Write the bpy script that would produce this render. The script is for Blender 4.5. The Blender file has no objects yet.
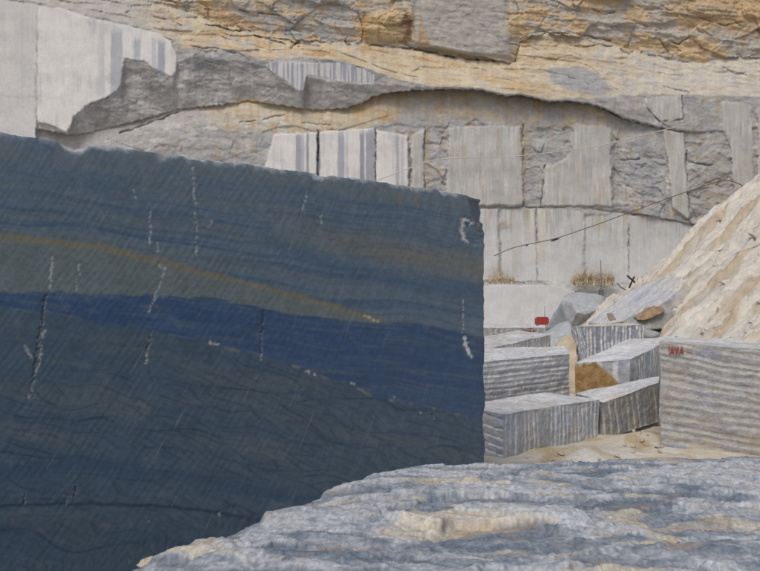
import bpy, bmesh, math, random
import numpy as np
from mathutils import Vector

# ------------------------------------------------------------------ camera, sky, sun, exposure
scene = bpy.context.scene
COL = scene.collection
CX, CY, F, EYE = 380.0, 285.5, 800.0, 4.25        # photograph's centre, focal length in pixels, eye height

cam_d = bpy.data.cameras.new('camera')
cam_d.sensor_width = 36.0
cam_d.lens = 36.0 * F / 760.0
cam_d.clip_start = 0.1
cam_d.clip_end = 2000.0
cam = bpy.data.objects.new('camera', cam_d)
cam.location = (0, 0, EYE)
cam.rotation_euler = (math.radians(90), 0, 0)
COL.objects.link(cam)
scene.camera = cam

SUN_EL, SUN_AZ = 52.0, 206.0                      # azimuth clockwise from +Y: the sun stands left of and behind the camera
world = bpy.data.worlds.new('World')
scene.world = world
world.use_nodes = True
wn, wl = world.node_tree.nodes, world.node_tree.links
bg = wn['Background']
sky = wn.new('ShaderNodeTexSky')
sky.sky_type = 'NISHITA'
sky.sun_disc = False
sky.sun_elevation = math.radians(SUN_EL)
sky.sun_rotation = math.radians(SUN_AZ)
sky.dust_density = 4.0
sky.air_density = 1.0
wl.new(sky.outputs[0], bg.inputs[0])
bg.inputs[1].default_value = 0.115

sun_d = bpy.data.lights.new('sun', 'SUN')
sun_d.energy = 1.5
sun_d.angle = math.radians(26)
sun_d.color = (1.0, 0.96, 0.885)
sun = bpy.data.objects.new('sun', sun_d)
az, el = math.radians(SUN_AZ), math.radians(SUN_EL)
to_sun = Vector((math.sin(az) * math.cos(el), math.cos(az) * math.cos(el), math.sin(el)))
sun.rotation_euler = to_sun.to_track_quat('Z', 'Y').to_euler()
sun.location = (0, 0, 60)
COL.objects.link(sun)

vs = scene.view_settings
vs.view_transform = 'Standard'
vs.look = 'None'
vs.exposure = -0.27
vs.gamma = 1.0
vs.use_curve_mapping = False

rng = random.Random(7)

# ------------------------------------------------------------------ numpy noise
def _h(ix, iy, seed):
    ix = ix.astype(np.int64); iy = iy.astype(np.int64)
    h = (ix * 374761393 + iy * 668265263 + seed * 974634777) & 0xFFFFFFFF
    h = ((h ^ (h >> 13)) * 1274126177) & 0xFFFFFFFF
    h = ((h ^ (h >> 16)) * 2246822519) & 0xFFFFFFFF
    h = h ^ (h >> 15)
    return (h & 0xFFFFFF) / float(0x1000000)

def perlin(x, y, seed=0):
    x, y = np.broadcast_arrays(np.asarray(x, float), np.asarray(y, float))
    x0, y0 = np.floor(x), np.floor(y)
    fx, fy = x - x0, y - y0
    ux, uy = fx * fx * fx * (fx * (fx * 6 - 15) + 10), fy * fy * fy * (fy * (fy * 6 - 15) + 10)
    def g(i, j):
        a = _h(x0 + i, y0 + j, seed) * 2 * math.pi
        return np.cos(a) * (fx - i) + np.sin(a) * (fy - j)
    a = g(0, 0) * (1 - ux) + g(1, 0) * ux
    b = g(0, 1) * (1 - ux) + g(1, 1) * ux
    return (a * (1 - uy) + b * uy) * 1.5

def fbm(x, y, o=4, seed=0, gain=0.5):
    s, a = 0.0, 1.0
    for k in range(o):
        s = s + a * perlin(x * 2 ** k, y * 2 ** k, seed + 17 * k)
        a *= gain
    return s

def worley(x, y, seed=0):
    """nearest jittered cell: three random numbers of the cell, offset to its centre, F2-F1"""
    x, y = np.broadcast_arrays(np.asarray(x, float), np.asarray(y, float))
    ix, iy = np.floor(x), np.floor(y)
    best = np.full(x.shape, 1e9); sec = np.full(x.shape, 1e9)
    bi = np.zeros(x.shape); bj = np.zeros(x.shape); bx = np.zeros(x.shape); by = np.zeros(x.shape)
    for i in (-1, 0, 1):
        for j in (-1, 0, 1):
            cx, cy = ix + i, iy + j
            dx = x - (cx + _h(cx, cy, seed)); dy = y - (cy + _h(cx, cy, seed + 5))
            d = dx * dx + dy * dy
            m = d < best
            sec = np.where(m, best, np.minimum(sec, d))
            best = np.where(m, d, best)
            bi = np.where(m, cx, bi); bj = np.where(m, cy, bj); bx = np.where(m, dx, bx); by = np.where(m, dy, by)
    return _h(bi, bj, seed + 11), _h(bi, bj, seed + 12), _h(bi, bj, seed + 13), bx, by, np.sqrt(sec) - np.sqrt(best)

def facet(x, y, seed=0, tilt=1.3):
    a, b, c, dx, dy, e = worley(x, y, seed)
    return (a - 0.5) + tilt * ((b - 0.5) * dx + (c - 0.5) * dy)

def sstep(a, b, x):
    t = np.clip((x - a) / (b - a), 0, 1)
    return t * t * (3 - 2 * t)

def lerp(a, b, t):
    return a + (b - a) * t

def curve(pts, x):
    p = np.array(pts, float)
    return np.interp(x, p[:, 0], p[:, 1])

def inpoly(u, v, poly):
    p = np.array(poly, float)
    ins = np.zeros(u.shape, bool)
    n = len(p); j = n - 1
    for i in range(n):
        xi, yi = p[i]; xj, yj = p[j]
        if yi != yj:
            ins ^= ((yi > v) != (yj > v)) & (u < (xj - xi) * (v - yi) / (yj - yi) + xi)
        j = i
    return ins

def segdist(u, v, pts, closed=False):
    p = [tuple(map(float, q)) for q in pts]
    if closed: p = p + [p[0]]
    d = np.full(u.shape, 1e9)
    for (x0, y0), (x1, y1) in zip(p[:-1], p[1:]):
        ex, ey = x1 - x0, y1 - y0
        t = np.clip(((u - x0) * ex + (v - y0) * ey) / (ex * ex + ey * ey + 1e-9), 0, 1)
        d = np.minimum(d, (u - x0 - t * ex) ** 2 + (v - y0 - t * ey) ** 2)
    return np.sqrt(d)

def sdist(u, v, poly):
    d = segdist(u, v, poly, True)
    return np.where(inpoly(u, v, poly), d, -d)

def mixc(c, col, m):
    col = np.asarray(col, float)
    return c + (col - c) * np.asarray(m)[..., None]

# ------------------------------------------------------------------ materials
def rock_material(name, grain=6.0, bump=0.25, rough=0.85, var=0.25, spec=0.25, fine=60.0):
    m = bpy.data.materials.new(name)
    m.use_nodes = True
    nt = m.node_tree; N, L = nt.nodes, nt.links
    b = N['Principled BSDF']
    b.inputs['Roughness'].default_value = rough
    b.inputs['Specular IOR Level'].default_value = spec
    at = N.new('ShaderNodeAttribute'); at.attribute_name = 'Col'
    tc = N.new('ShaderNodeTexCoord')
    n1 = N.new('ShaderNodeTexNoise'); n1.inputs['Scale'].default_value = grain
    n1.inputs['Detail'].default_value = 8; n1.inputs['Roughness'].default_value = 0.65
    n2 = N.new('ShaderNodeTexNoise'); n2.inputs['Scale'].default_value = fine
    n2.inputs['Detail'].default_value = 4; n2.inputs['Roughness'].default_value = 0.6
    for n in (n1, n2): L.new(tc.outputs['Object'], n.inputs['Vector'])
    mr = N.new('ShaderNodeMapRange')
    mr.inputs[1].default_value = 0.3; mr.inputs[2].default_value = 0.7
    mr.inputs[3].default_value = 1 - var; mr.inputs[4].default_value = 1 + var * 0.8
    L.new(n1.outputs['Fac'], mr.inputs[0])
    mr2 = N.new('ShaderNodeMapRange')
    mr2.inputs[1].default_value = 0.3; mr2.inputs[2].default_value = 0.7
    mr2.inputs[3].default_value = 1 - var * 0.6; mr2.inputs[4].default_value = 1 + var * 0.6
    L.new(n2.outputs['Fac'], mr2.inputs[0])
    mu = N.new('ShaderNodeMath'); mu.operation = 'MULTIPLY'
    L.new(mr.outputs[0], mu.inputs[0]); L.new(mr2.outputs[0], mu.inputs[1])
    vm = N.new('ShaderNodeVectorMath'); vm.operation = 'SCALE'
    L.new(at.outputs['Color'], vm.inputs[0]); L.new(mu.outputs[0], vm.inputs['Scale'])
    L.new(vm.outputs[0], b.inputs['Base Color'])
    add = N.new('ShaderNodeMath'); add.operation = 'MULTIPLY_ADD'; add.inputs[1].default_value = 0.35
    L.new(n2.outputs['Fac'], add.inputs[0]); L.new(n1.outputs['Fac'], add.inputs[2])
    bp = N.new('ShaderNodeBump'); bp.inputs['Strength'].default_value = bump
    bp.inputs['Distance'].default_value = 0.5 / grain
    L.new(add.outputs[0], bp.inputs['Height']); L.new(bp.outputs[0], b.inputs['Normal'])
    return m

def plain_material(name, col, rough=0.6, metal=0.0, var=0.2, scale=8.0):
    m = bpy.data.materials.new(name)
    m.use_nodes = True
    nt = m.node_tree; N, L = nt.nodes, nt.links
    b = N['Principled BSDF']
    b.inputs['Roughness'].default_value = rough; b.inputs['Metallic'].default_value = metal
    tc = N.new('ShaderNodeTexCoord')
    n = N.new('ShaderNodeTexNoise'); n.inputs['Scale'].default_value = scale; n.inputs['Detail'].default_value = 6
    L.new(tc.outputs['Object'], n.inputs['Vector'])
    r = N.new('ShaderNodeValToRGB')
    r.color_ramp.elements[0].position = 0.3; r.color_ramp.elements[1].position = 0.72
    r.color_ramp.elements[0].color = tuple(c * (1 - var) for c in col) + (1,)
    r.color_ramp.elements[1].color = tuple(min(1, c * (1 + var)) for c in col) + (1,)
    L.new(n.outputs['Fac'], r.inputs[0]); L.new(r.outputs[0], b.inputs['Base Color'])
    return m

M_WALL = rock_material('quarried_rock', 1.4, 0.2, 0.9, 0.16, 0.2, 7.0)
M_PANEL = rock_material('sawn_marble', 1.0, 0.05, 0.75, 0.10, 0.3, 8.0)
M_BLUE = rock_material('sawn_blue_marble', 3.0, 0.06, 0.5, 0.10, 0.35, 55.0)
M_SLAB = rock_material('riven_marble', 9.0, 0.3, 0.85, 0.22, 0.25, 70.0)
M_BLOCK = rock_material('drilled_marble', 5.0, 0.45, 0.9, 0.22, 0.2, 28.0)
M_SAND = rock_material('marble_sand', 2.2, 0.5, 0.95, 0.16, 0.1, 18.0)
M_RED = plain_material('red_enamel', (0.33, 0.035, 0.035), 0.5)
M_REDPAINT = plain_material('red_brush_paint', (0.33, 0.085, 0.075), 0.9, 0, 0.5, 22)
M_DARK = plain_material('dark_steel', (0.035, 0.033, 0.035), 0.6, 0.3)
M_GREYSTEEL = plain_material('weathered_steel', (0.16, 0.16, 0.16), 0.6, 0.3)
M_CABLE = plain_material('pale_cable_sheath', (0.55, 0.52, 0.46), 0.7)
M_DARKCABLE = plain_material('dark_cable_sheath', (0.14, 0.13, 0.12), 0.7)
M_STRAW = plain_material('dry_straw', (0.58, 0.49, 0.35), 0.9, 0, 0.3, 3.0)

# ------------------------------------------------------------------ mesh helpers
def link_mesh(name, verts, faces, mat, cols=None, parent=None, smooth=True, loc=None):
    me = bpy.data.meshes.new(name)
    verts = np.asarray(verts, float).reshape(-1, 3)
    if loc is not None: verts = verts - np.asarray(loc, float)
    faces = np.asarray(faces, np.int32)
    nf, k = faces.shape
    me.vertices.add(len(verts)); me.vertices.foreach_set('co', verts.astype(np.float32).ravel())
    me.loops.add(nf * k); me.loops.foreach_set('vertex_index', faces.ravel())
    me.polygons.add(nf)
    me.polygons.foreach_set('loop_start', np.arange(nf, dtype=np.int32) * k)
    me.update(calc_edges=True)
    if smooth: me.polygons.foreach_set('use_smooth', np.ones(nf, bool))
    if cols is not None:
        ca = me.color_attributes.new('Col', 'FLOAT_COLOR', 'POINT')
        c = np.ones((len(verts), 4), np.float32); c[:, :3] = np.clip(np.asarray(cols).reshape(-1, 3), 0.002, 0.9)
        ca.data.foreach_set('color', c.ravel())
    me.validate(); me.update()
    me.materials.append(mat)
    o = bpy.data.objects.new(name, me)
    if loc is not None: o.location = loc
    COL.objects.link(o)
    if parent is not None: o.parent = parent
    return o

def grid_faces(nu, nv, flip=False):
    i = np.arange(nu * nv).reshape(nu, nv)
    a, b, c, d = i[:-1, :-1].ravel(), i[1:, :-1].ravel(), i[1:, 1:].ravel(), i[:-1, 1:].ravel()
    return np.stack([a, d, c, b] if flip else [a, b, c, d], 1)

def tag(o, label, cat, group=None):
    o['label'] = label; o['category'] = cat
    if group: o['group'] = group
    return o

def structure(o, label=None, kind='structure'):
    o['kind'] = kind
    if label: o['label'] = label
    return o

def at(u, v, Y):
    return np.array(((u - CX) / F * Y, Y, EYE - (v - CY) / F * Y))

def px(P):
    return CX + P[..., 0] / P[..., 1] * F, CY + (EYE - P[..., 2]) / P[..., 1] * F

def tube(name, pts, r, mat, parent=None, n=6):
    pts = [Vector(p) for p in pts]
    vs_, fs = [], []
    rr = r if isinstance(r, (list, tuple)) else [r] * len(pts)
    for k, p in enumerate(pts):
        t = (pts[min(k + 1, len(pts) - 1)] - pts[max(k - 1, 0)]).normalized()
        a = t.cross(Vector((0, 0, 1)))
        if a.length < 1e-3: a = t.cross(Vector((1, 0, 0)))
        a.normalize(); b = t.cross(a)
        for j in range(n):
            w = 2 * math.pi * j / n
            vs_.append(p + (a * math.cos(w) + b * math.sin(w)) * rr[k])
    for k in range(len(pts) - 1):
        for j in range(n):
            fs.append((k * n + j, k * n + (j + 1) % n, (k + 1) * n + (j + 1) % n, (k + 1) * n + j))
    base = pts[0]
    me = bpy.data.meshes.new(name)
    me.from_pydata([v - (base if parent is None else Vector((0, 0, 0))) for v in vs_], [], fs + [tuple(range(n))[::-1], tuple(range((len(pts) - 1) * n, len(pts) * n))])
    me.materials.append(mat)
    me.polygons.foreach_set('use_smooth', np.ones(len(me.polygons), bool))
    o = bpy.data.objects.new(name, me)
    if parent is None: o.location = base
    else: o.parent = parent
    COL.objects.link(o)
    return o

def box_part(name, lo, hi, mat, parent, bevel=0.03):
    bm = bmesh.new()
    bmesh.ops.create_cube(bm, size=1.0)
    for v in bm.verts:
        v.co = Vector([lo[i] + (v.co[i] + 0.5) * (hi[i] - lo[i]) for i in range(3)])
    if bevel:
        bmesh.ops.bevel(bm, geom=list(bm.edges), offset=bevel, segments=2, affect='EDGES')
    me = bpy.data.meshes.new(name); bm.to_mesh(me); bm.free(); me.materials.append(mat)
    o = bpy.data.objects.new(name, me); COL.objects.link(o); o.parent = parent
    return o

def empty(name, loc):
    o = bpy.data.objects.new(name, None); o.location = loc; o.empty_display_size = 0.3
    COL.objects.link(o)
    return o

# ------------------------------------------------------------------ quarry floor
def pile_plane(x, y):
    front = 0.83 * (x - 11.8) + 2.2 + 0.15 * (y - 45)
    back = 0.83 * (x - 11.8) + 2.2 - 0.75 * (y - 46)
    return np.minimum(front, back)

def floor_z(x, y):
    z = 0.10 * fbm(x * 0.35, y * 0.35, 4, 3) + 0.025 * fbm(x * 2.1, y * 2.1, 3, 8)
    z = z + 0.30 * np.exp(-(((x - 7.2) / 0.9) ** 2 + ((y - 22.0) / 0.7) ** 2))      # sand heaped between the drilled blocks
    z = z + 0.16 * np.exp(-(((x - 5.0) / 1.0) ** 2 + ((y - 20.6) / 0.6) ** 2))
    return z

def build_floor():
    ax = np.concatenate([np.linspace(-600, -45, 12), np.linspace(-44, -6, 40), np.linspace(-5.5, 14, 260), np.linspace(14.6, 44, 40), np.linspace(50, 600, 12)])
    ay = np.concatenate([np.linspace(-600, -8, 12), np.linspace(-6, 8, 20), np.linspace(8.5, 34, 300), np.linspace(34.5, 84, 90), np.linspace(95, 700, 10)])
    X, Y = np.meshgrid(ax, ay, indexing='ij')
    Z = floor_z(X, Y) - 0.06
    Z = np.where((np.abs(X) > 44) | (Y < -6) | (Y > 84), -0.06, Z)
    c = np.ones(X.shape + (3,)) * np.array((0.62, 0.56, 0.45))
    n = fbm(X * 0.9, Y * 1.6, 4, 21)
    c = mixc(c, (0.66, 0.64, 0.59), sstep(-0.1, 0.4, n))
    c = mixc(c, (0.44, 0.33, 0.19), sstep(0.1, 0.6, fbm(X * 0.8 + 9, Y * 0.8, 4, 33)) * 0.7)
    far = sstep(30, 50, Y)
    c = mixc(c, (0.56, 0.56, 0.56), far * 0.8)
    o = link_mesh('quarry_floor', np.stack([X, Y, Z], -1), grid_faces(*X.shape), M_SAND, c)
    structure(o, 'cream marble sand covering the quarry floor')
build_floor()

# ------------------------------------------------------------------ quarry wall: one relief, split into rock and sawn panels
LIP = [(-80, 150), (36, 129), (75, 135), (100, 130), (140, 120), (165, 113), (180, 109), (210, 106), (250, 101), (280, 105), (300, 108),
       (320, 110), (345, 108), (362, 103), (372, 97), (385, 93), (415, 90), (450, 89), (480, 90), (505, 96), (520, 95), (550, 102),
       (568, 101), (590, 104), (605, 109), (625, 119), (645, 125), (682, 132), (700, 133), (760, 128), (840, 125)]
CREST = [(-80, 149), (36, 128), (38, 123), (52, 127), (68, 134.5), (74, 117), (85, 108), (112, 96), (121, 87), (125, 60), (145, 63), (160, 72), (173, 80),
         (178, 62), (200, 56), (235, 60), (262, 65), (272, 72), (285, 83), (298, 92), (303, 92), (307, 77), (345, 84), (375, 85), (390, 85),
         (410, 87), (450, 88), (480, 89), (505, 95), (520, 94), (550, 101), (568, 100), (590, 103), (605, 108), (625, 118), (645, 124),
         (682, 131), (700, 132), (760, 127), (840, 124)]
KNEE = [(-80, -15), (38, 3), (95, 17), (130, 24), (172, 40), (182, 48), (235, 50), (262, 60), (300, 57), (340, 60), (375, 72), (400, 80),
        (430, 86), (480, 88), (505, 94), (520, 93), (550, 100), (568, 98), (590, 98), (600, 97), (640, 95), (700, 95), (760, 97), (840, 97)]
BASE2 = [(-80, -40), (100, -20), (150, -5), (180, 4), (215, 24), (245, 30), (270, 37), (300, 40), (345, 43), (400, 46), (450, 57), (500, 62),
         (515, 62), (520, 41), (545, 33), (610, 42), (625, 52), (650, 53), (690, 62), (705, 64), (720, 58), (840, 55)]
DMAX = [(-80, 1.6), (330, 1.5), (400, 1.7), (460, 2.0), (560, 1.9), (600, 1.5), (640, 1.2), (690, 1.0), (840, 1.0)]
# sawn panels: outline in photograph pixels, depth towards the camera, colour key, streak strength
PANELS = [
    ('dim', 1.55, [(-80, -12), (37.3, 3), (36.3, 150), (-80, 150)]),
    ('white', 1.68, [(37.6, 6), (60, 8), (95, 19), (130, 26), (158, 33), (171, 41), (177, 55), (176, 72), (172, 78), (160, 71), (145, 62), (124, 59),
                     (121, 86), (112, 95), (85, 107), (73, 116), (67, 133), (52, 126), (37.0, 122)]),
    ('stripe', 1.55, [(264, 65), (272, 62), (318, 63), (318, 76), (307, 75), (303, 91), (298, 91), (285, 81), (272, 71)]),
    ('stripe', 1.5, [(320, 63), (336, 61), (360, 67), (374, 74), (374, 84), (345, 82), (320, 76)]),
    ('white', 0.75, [(274, 134), (317.8, 132), (317.8, 215), (262, 215), (265, 166)]),
    ('white', 0.62, [(318.4, 132), (375.2, 128), (375.2, 215), (318.4, 215)]),
    ('white', 0.72, [(376, 130), (398, 134), (408, 136), (409.5, 215), (376, 215)]),
    ('grey', 0.55, [(411, 137), (424, 128), (424, 215), (411, 215)]),
    ('grey', 0.70, [(449, 128), (485, 126), (521, 126), (523, 206), (444, 206)]),
    ('grey', 0.60, [(572, 128), (576, 124), (604, 127), (611, 128), (612, 206), (541, 206), (545, 168), (554, 164), (566, 160), (571, 152), (573, 140)]),
    ('grey', 1.15, [(647, 97), (682, 96), (683, 120), (661, 122), (650, 112)]),
    ('grey', 0.95, [(662, 123), (684, 132), (687, 175), (690, 221), (672, 208), (668, 165), (664, 143)]),
    ('grey', 1.05, [(721, 101), (751, 104), (755, 182), (742, 200), (735, 214), (731, 150), (723, 130)]),
    ('grey', 1.25, [(757, 108), (840, 108), (840, 240), (758, 240)]),
    ('pale', 0.55, [(486, 208.5), (498, 208.5), (500, 281), (470, 281), (470, 208.5)]),
    ('pale', 0.40, [(500, 208.5), (535.5, 208.5), (536, 281), (502, 281)]),
    ('pale', 0.46, [(537, 208.5), (578, 209), (583, 213), (583, 281), (537.5, 281)]),
    ('pale', 0.36, [(585, 214), (628, 215), (628, 284), (585, 284)]),
    ('pale', 0.48, [(629.5, 215), (640, 216), (672, 220), (692, 224), (696, 300), (629.5, 300)]),
    ('pale', 2.30, [(440, 285), (556, 285), (572, 290), (575, 345), (440, 345)]),
]
CRACKS = [
    (0.55, 0.9, [(120, 133), (160, 120), (180, 111)]),
    (0.7, 0.9, [(218, 26), (232, 32), (246, 31), (258, 37), (267, 40), (282, 43), (290, 48), (300, 42)]),
    (0.3, 0.9, [(290, 43), (310, 45), (330, 49), (345, 55), (375, 66), (395, 73), (420, 79)]),
    (0.8, 1.0, [(345, 41), (347, 45), (370, 45), (400, 48), (430, 52), (455, 58), (480, 60), (505, 62)]),
    (0.5, 0.7, [(188, 46), (205, 48), (222, 49), (236, 54)]),
    (0.4, 0.7, [(195, 22), (215, 27), (232, 31)]),
    (0.5, 0.7, [(240, 10), (255, 13), (280, 15), (290, 22)]),
    (0.4, 0.6, [(362, 44), (363, 30), (358, 12)]),
    (0.5, 0.9, [(545, 32), (575, 34), (600, 39), (611, 41)]),
    (0.4, 0.7, [(575, 46), (585, 48), (592, 46), (612, 46)]),
    (0.3, 0.6, [(568, 77), (580, 80), (588, 84)]), (0.2, 0.7, [(586, 66), (592, 68), (598, 74), (605, 80), (609, 86), (617, 90)]),
    (0.3, 0.6, [(655, 84), (672, 89), (690, 93)]),
    (0.2, 0.8, [(722, 67), (735, 74), (750, 73), (770, 72)]),
    (0.6, 0.8, [(603, 108), (618, 116), (640, 123), (668, 130), (684, 132)]),
    (0.4, 0.6, [(645, 97), (646, 107), (652, 114), (660, 122)]), (0.4, 0.6, [(682, 96), (683.5, 120), (664, 121)]),
    (0.5, 0.7, [(318, 131), (318, 172), (318, 220)]), (0.4, 0.7, [(375.5, 128), (375.5, 220)]),
    (0.4, 0.6, [(410, 136), (410, 190)]), (0.5, 0.8, [(424.5, 128), (425, 190)]),
    (0.5, 0.8, [(523, 125), (524, 207)]), (0.5, 0.7, [(545, 165), (541, 207)]),
    (0.25, 0.5, [(485, 207), (525, 207.5), (575, 207), (612, 212), (640, 214), (660, 218), (680, 222), (692, 226)]),
    (0.35, 0.6, [(536.5, 208), (537, 250)]), (0.3, 0.6, [(628.5, 214), (629, 272)]),
    (0.4, 0.6, [(686, 150), (688, 185), (690, 222), (694, 228)]),
    (0.12, 0.6, [(37.5, 3), (36.5, 60), (35.5, 130)]),
    (0.4, 0.7, [(620, 160), (632, 160), (640, 159)]), (0.4, 0.6, [(688, 162), (705, 165), (716, 165)]),
    (0.4, 0.6, [(670, 55), (660, 40), (640, 36)]), (0.4, 0.7, [(590, 8), (605, 14), (615, 12)]),
    (0.5, 0.7, [(668, 40), (678, 44), (690, 36), (702, 48)]), (0.4, 0.7, [(700, 18), (725, 26), (750, 20)]),
    (0.35, 0.6, [(303, 123), (318, 124), (330, 125)]), (0.35, 0.6, [(240, 122), (262, 120), (285, 114)]),
]

def build_wall():
    step = 0.82
    us = np.arange(-70, 832, step); vs_ = np.arange(-34, 342, step)
    U, V = np.meshgrid(us, vs_, indexing='ij')
    lip0 = curve(LIP, U) + 0.9 * perlin(U / 5.0, 0 * U, 5) + 0.35 * perlin(U / 2.6, 0 * U, 6)
    tent = np.where(V < 110, (V + 34) / 144.0, (342 - V) / 232.0)
    V = V + (lip0 - 110.0) * np.clip(tent, 0, 1)
    # small wander of all hand-drawn lines so that none is ruler-straight
    jit = 1.3 * perlin(U / 11.0, V / 9.0, 91) + 0.9 * perlin(U / 3.6, V / 3.3, 92)
    lip = lip0
    crest = np.minimum(curve(CREST, U) + 0.5 * perlin(U / 4.0, 0 * U, 7), lip - 0.8)
    knee = np.minimum(curve(KNEE, U) + 1.5 * perlin(U / 11.0, 0 * U, 8), crest - 0.6)
    base2 = np.minimum(curve(BASE2, U) + 2.0 * perlin(U / 8.0, 0 * U, 9) + 1.0 * perlin(U / 3.0, 0 * U, 10), knee - 4)
    dm = curve(DMAX, U)
    # rough rock relief (metres), stretched along the bedding which dips gently to the right
    bv = V - 0.12 * U
    wx, wy = U + 2.5 * perlin(U / 20, bv / 14, 61), bv + 1.6 * perlin(U / 22, bv / 16, 62)
    calm = 0.55 * facet(wx / 44, (V + 0.25 * U) / 30, 53) + 0.22 * facet(wx / 17, (V - 0.3 * U) / 12, 54) + 0.08 * facet(wx / 7, (V + 0.2 * U) / 5, 55) + 0.04 * fbm(U / 5, V / 4, 3, 56)
    rough = 0.75 * facet(wx / 34, wy / 17, 40) + 0.45 * facet(wx / 15, wy / 8, 41) + 0.22 * facet(wx / 6, wy / 4, 42) + 0.10 * fbm(U / 6, bv / 3.5, 3, 43)
    strata = 0.5 * facet(wx / 60, wy / 7, 44) + 0.28 * facet(wx / 22, wy / 4, 45) + 0.08 * fbm(U / 8, bv / 2.5, 3, 46)
    soft = 0.30 * fbm(wx / 40, wy / 18, 4, 47) + 0.16 * facet(wx / 18, wy / 9, 48) + 0.07 * fbm(U / 5, bv / 4, 3, 49)
    # upper cliff
    D = -0.15 + 0.34 * rough + 0.30 * strata + 0.75 * facet(wx / 58, wy / 24, 50)
    D = D + 0.012 * np.clip(base2 - V, 0, 40)                          # leans out a little
    # the big smooth grey face in the upper cliff
    gface = [(416, -40), (505, -40), (508, 20), (512, 58), (470, 56), (440, 50), (415, 44), (412, 20)]
    gm = sstep(-2, 4, sdist(U, V, gface))
    D = lerp(D, 0.55 + 0.5 * soft, gm)
    # ledge sloping forward from the cliff foot to the knee
    t = np.clip((V - base2) / (knee - base2), 0, 1.0)
    led = dm * t ** 0.9 - 0.3 + 0.30 * t + 0.55 * strata * (1 - 0.7 * t) * np.where(U < 330, 1.5, 0.8) + 0.4 * soft * (1 - 0.5 * t)
    D = np.where(V > base2, led, D)
    # vertical face between knee and crest, then the broken underside back to the lip
    vert = dm + 0.35 * soft + np.where(U < 400, 0.16, 0.06) * rough * sstep(0, 12, crest - knee)
    D = np.where(V > knee, vert, D)
    t2 = np.clip((V - crest) / (lip - crest + 1e-6), 0, 1)
    under = dm - (0.9 + 0.5 * perlin(U / 40, V / 40, 71)) * t2 ** 0.8 * np.clip((lip - crest) / 20, 0.2, 1.3) + 0.45 * soft + 0.12 * rough
    D = np.where(V > crest, under, D)
    # below the lip: recess, then the lower wall
    k1 = sstep(380, 420, U) * (1 - sstep(600, 650, U))
    dlow = curve([(-80, 1.6), (20, 1.6), (60, 0.3), (410, 0.3), (430, 0.45), (620, 0.45), (650, 0.8), (840, 0.9)], U)
    t3 = np.clip((V - lip) / 30, 0, 1)
    below = dlow - curve([(-80, 0), (60, 0.2), (100, 0.4), (370, 0.6), (400, 1.1), (560, 1.1), (590, 0.7), (640, 0.2), (690, 0.0), (840, 0)], U) * (1 - t3) ** 3.2
    below = below + np.where(t3 < 1, 0.35, 0.5) * soft + lerp(0.2, 0.45, sstep(600, 630, U)) * calm
    below = below + 0.35 * t3 * (1 - sstep(370, 420, U)) * (1 - 0.5 * t3)
    D = np.where(V > lip, below, D)
    # lower bench
    bench = curve([(-80, 207), (485, 207), (575, 207), (612, 212), (640, 214), (692, 224), (840, 236)], U)
    D = np.where(V > bench, 0.42 + 0.35 * soft + 0.12 * rough, D)
    ledge4 = curve([(-80, 283.5), (556, 283.5), (562, 286), (575, 292), (590, 330), (840, 345)], U) + 0.6 * perlin(U / 3, 0 * U, 14)
    D = np.where(V > ledge4, 2.2 + 0.3 * soft, D)
    # chipped hollows between panels
    for dep, poly in ((0.55, [(425, 127), (447, 127), (446, 206), (426, 206)]), (0.5, [(524, 126), (545, 128), (546, 165), (541, 206), (525, 206)]),
                      (0.45, [(546, 127), (571, 125), (571, 158), (562, 152), (548, 150)]), (0.5, [(613, 128), (621, 130), (622, 214), (613, 212)]),
                      (0.35, [(622, 158), (640, 155), (668, 160), (669, 190), (678, 193), (676, 212), (640, 214), (626, 200)]),
                      (0.35, [(688, 160), (718, 166), (722, 190), (720, 225), (692, 224)])):
        sd = sdist(U + jit, V + jit, poly)
        m = sstep(-1, 1.5, sd)
        D = D - m * dep * (0.2 + 0.4 * (facet(U / 17, (V - 0.3 * U) / 12, 81) + 0.3 * facet(U / 8, (V + 0.2 * U) / 6, 82)))
    # stained knob in the upper cliff
    knob = [(362, 14), (390, 9), (405, 13), (413, 25), (411, 38), (403, 43), (380, 42), (362, 41)]
    sk = sdist(U + jit, V + jit, knob)
    D = D + 0.45 * sstep(-1, 6, sk)
    # sawn panels
    region = np.zeros(U.shape, np.int32)
    pk = [None] * len(PANELS)
    for k, (key, dep, poly) in enumerate(PANELS):
        p = np.array(poly, float)
        jj = 1.0 if key == 'grey' else 0.6
        i0, i1 = np.searchsorted(us, [p[:, 0].min() - 8, p[:, 0].max() + 8]); j0, j1 = 0, len(vs_)
        w_ = (slice(max(i0, 0), i1), slice(max(j0, 0), j1))
        sd = np.full(U.shape, -9.0)
        sd[w_] = sdist(U[w_] + jit[w_] * jj, V[w_] + jit[w_] * jj, poly)
        m = sstep(-0.6, 1.1, sd)
        flat = dep + 0.035 * fbm(U / 30, V / 60, 3, 100 + k) + 0.012 * perlin(U / 1.8, V / 60, 130 + k) + 0.0006 * (V - p[:, 1].mean())
        D = lerp(D, flat, m)
        region[sd > 0] = k + 1
        pk[k] = m
    # cracks
    for dep, w, pts in CRACKS:
        a = np.array(pts, float)
        i0, i1 = np.searchsorted(us, [a[:, 0].min() - 6, a[:, 0].max() + 6]); j0, j1 = 0, len(vs_)
        s_ = (slice(max(i0, 0), i1), slice(max(j0, 0), j1))
        d = segdist(U[s_] + jit[s_] * 0.7, V[s_] + jit[s_] * 0.7, pts)
        liv = sstep(-0.45, 0.25, perlin(U[s_] / 13, V[s_] / 13, 95) + 0.15)
        D[s_] -= 0.75 * dep * liv * np.exp(-(d / (w * 0.8)) ** 2)
    # ---------------- colour of the stone itself
    n_a = fbm(U / 45, bv / 20, 4, 201); n_b = fbm(U / 16, bv / 9, 4, 202); n_c = fbm(U / 5, bv / 4, 3, 203)
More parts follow.
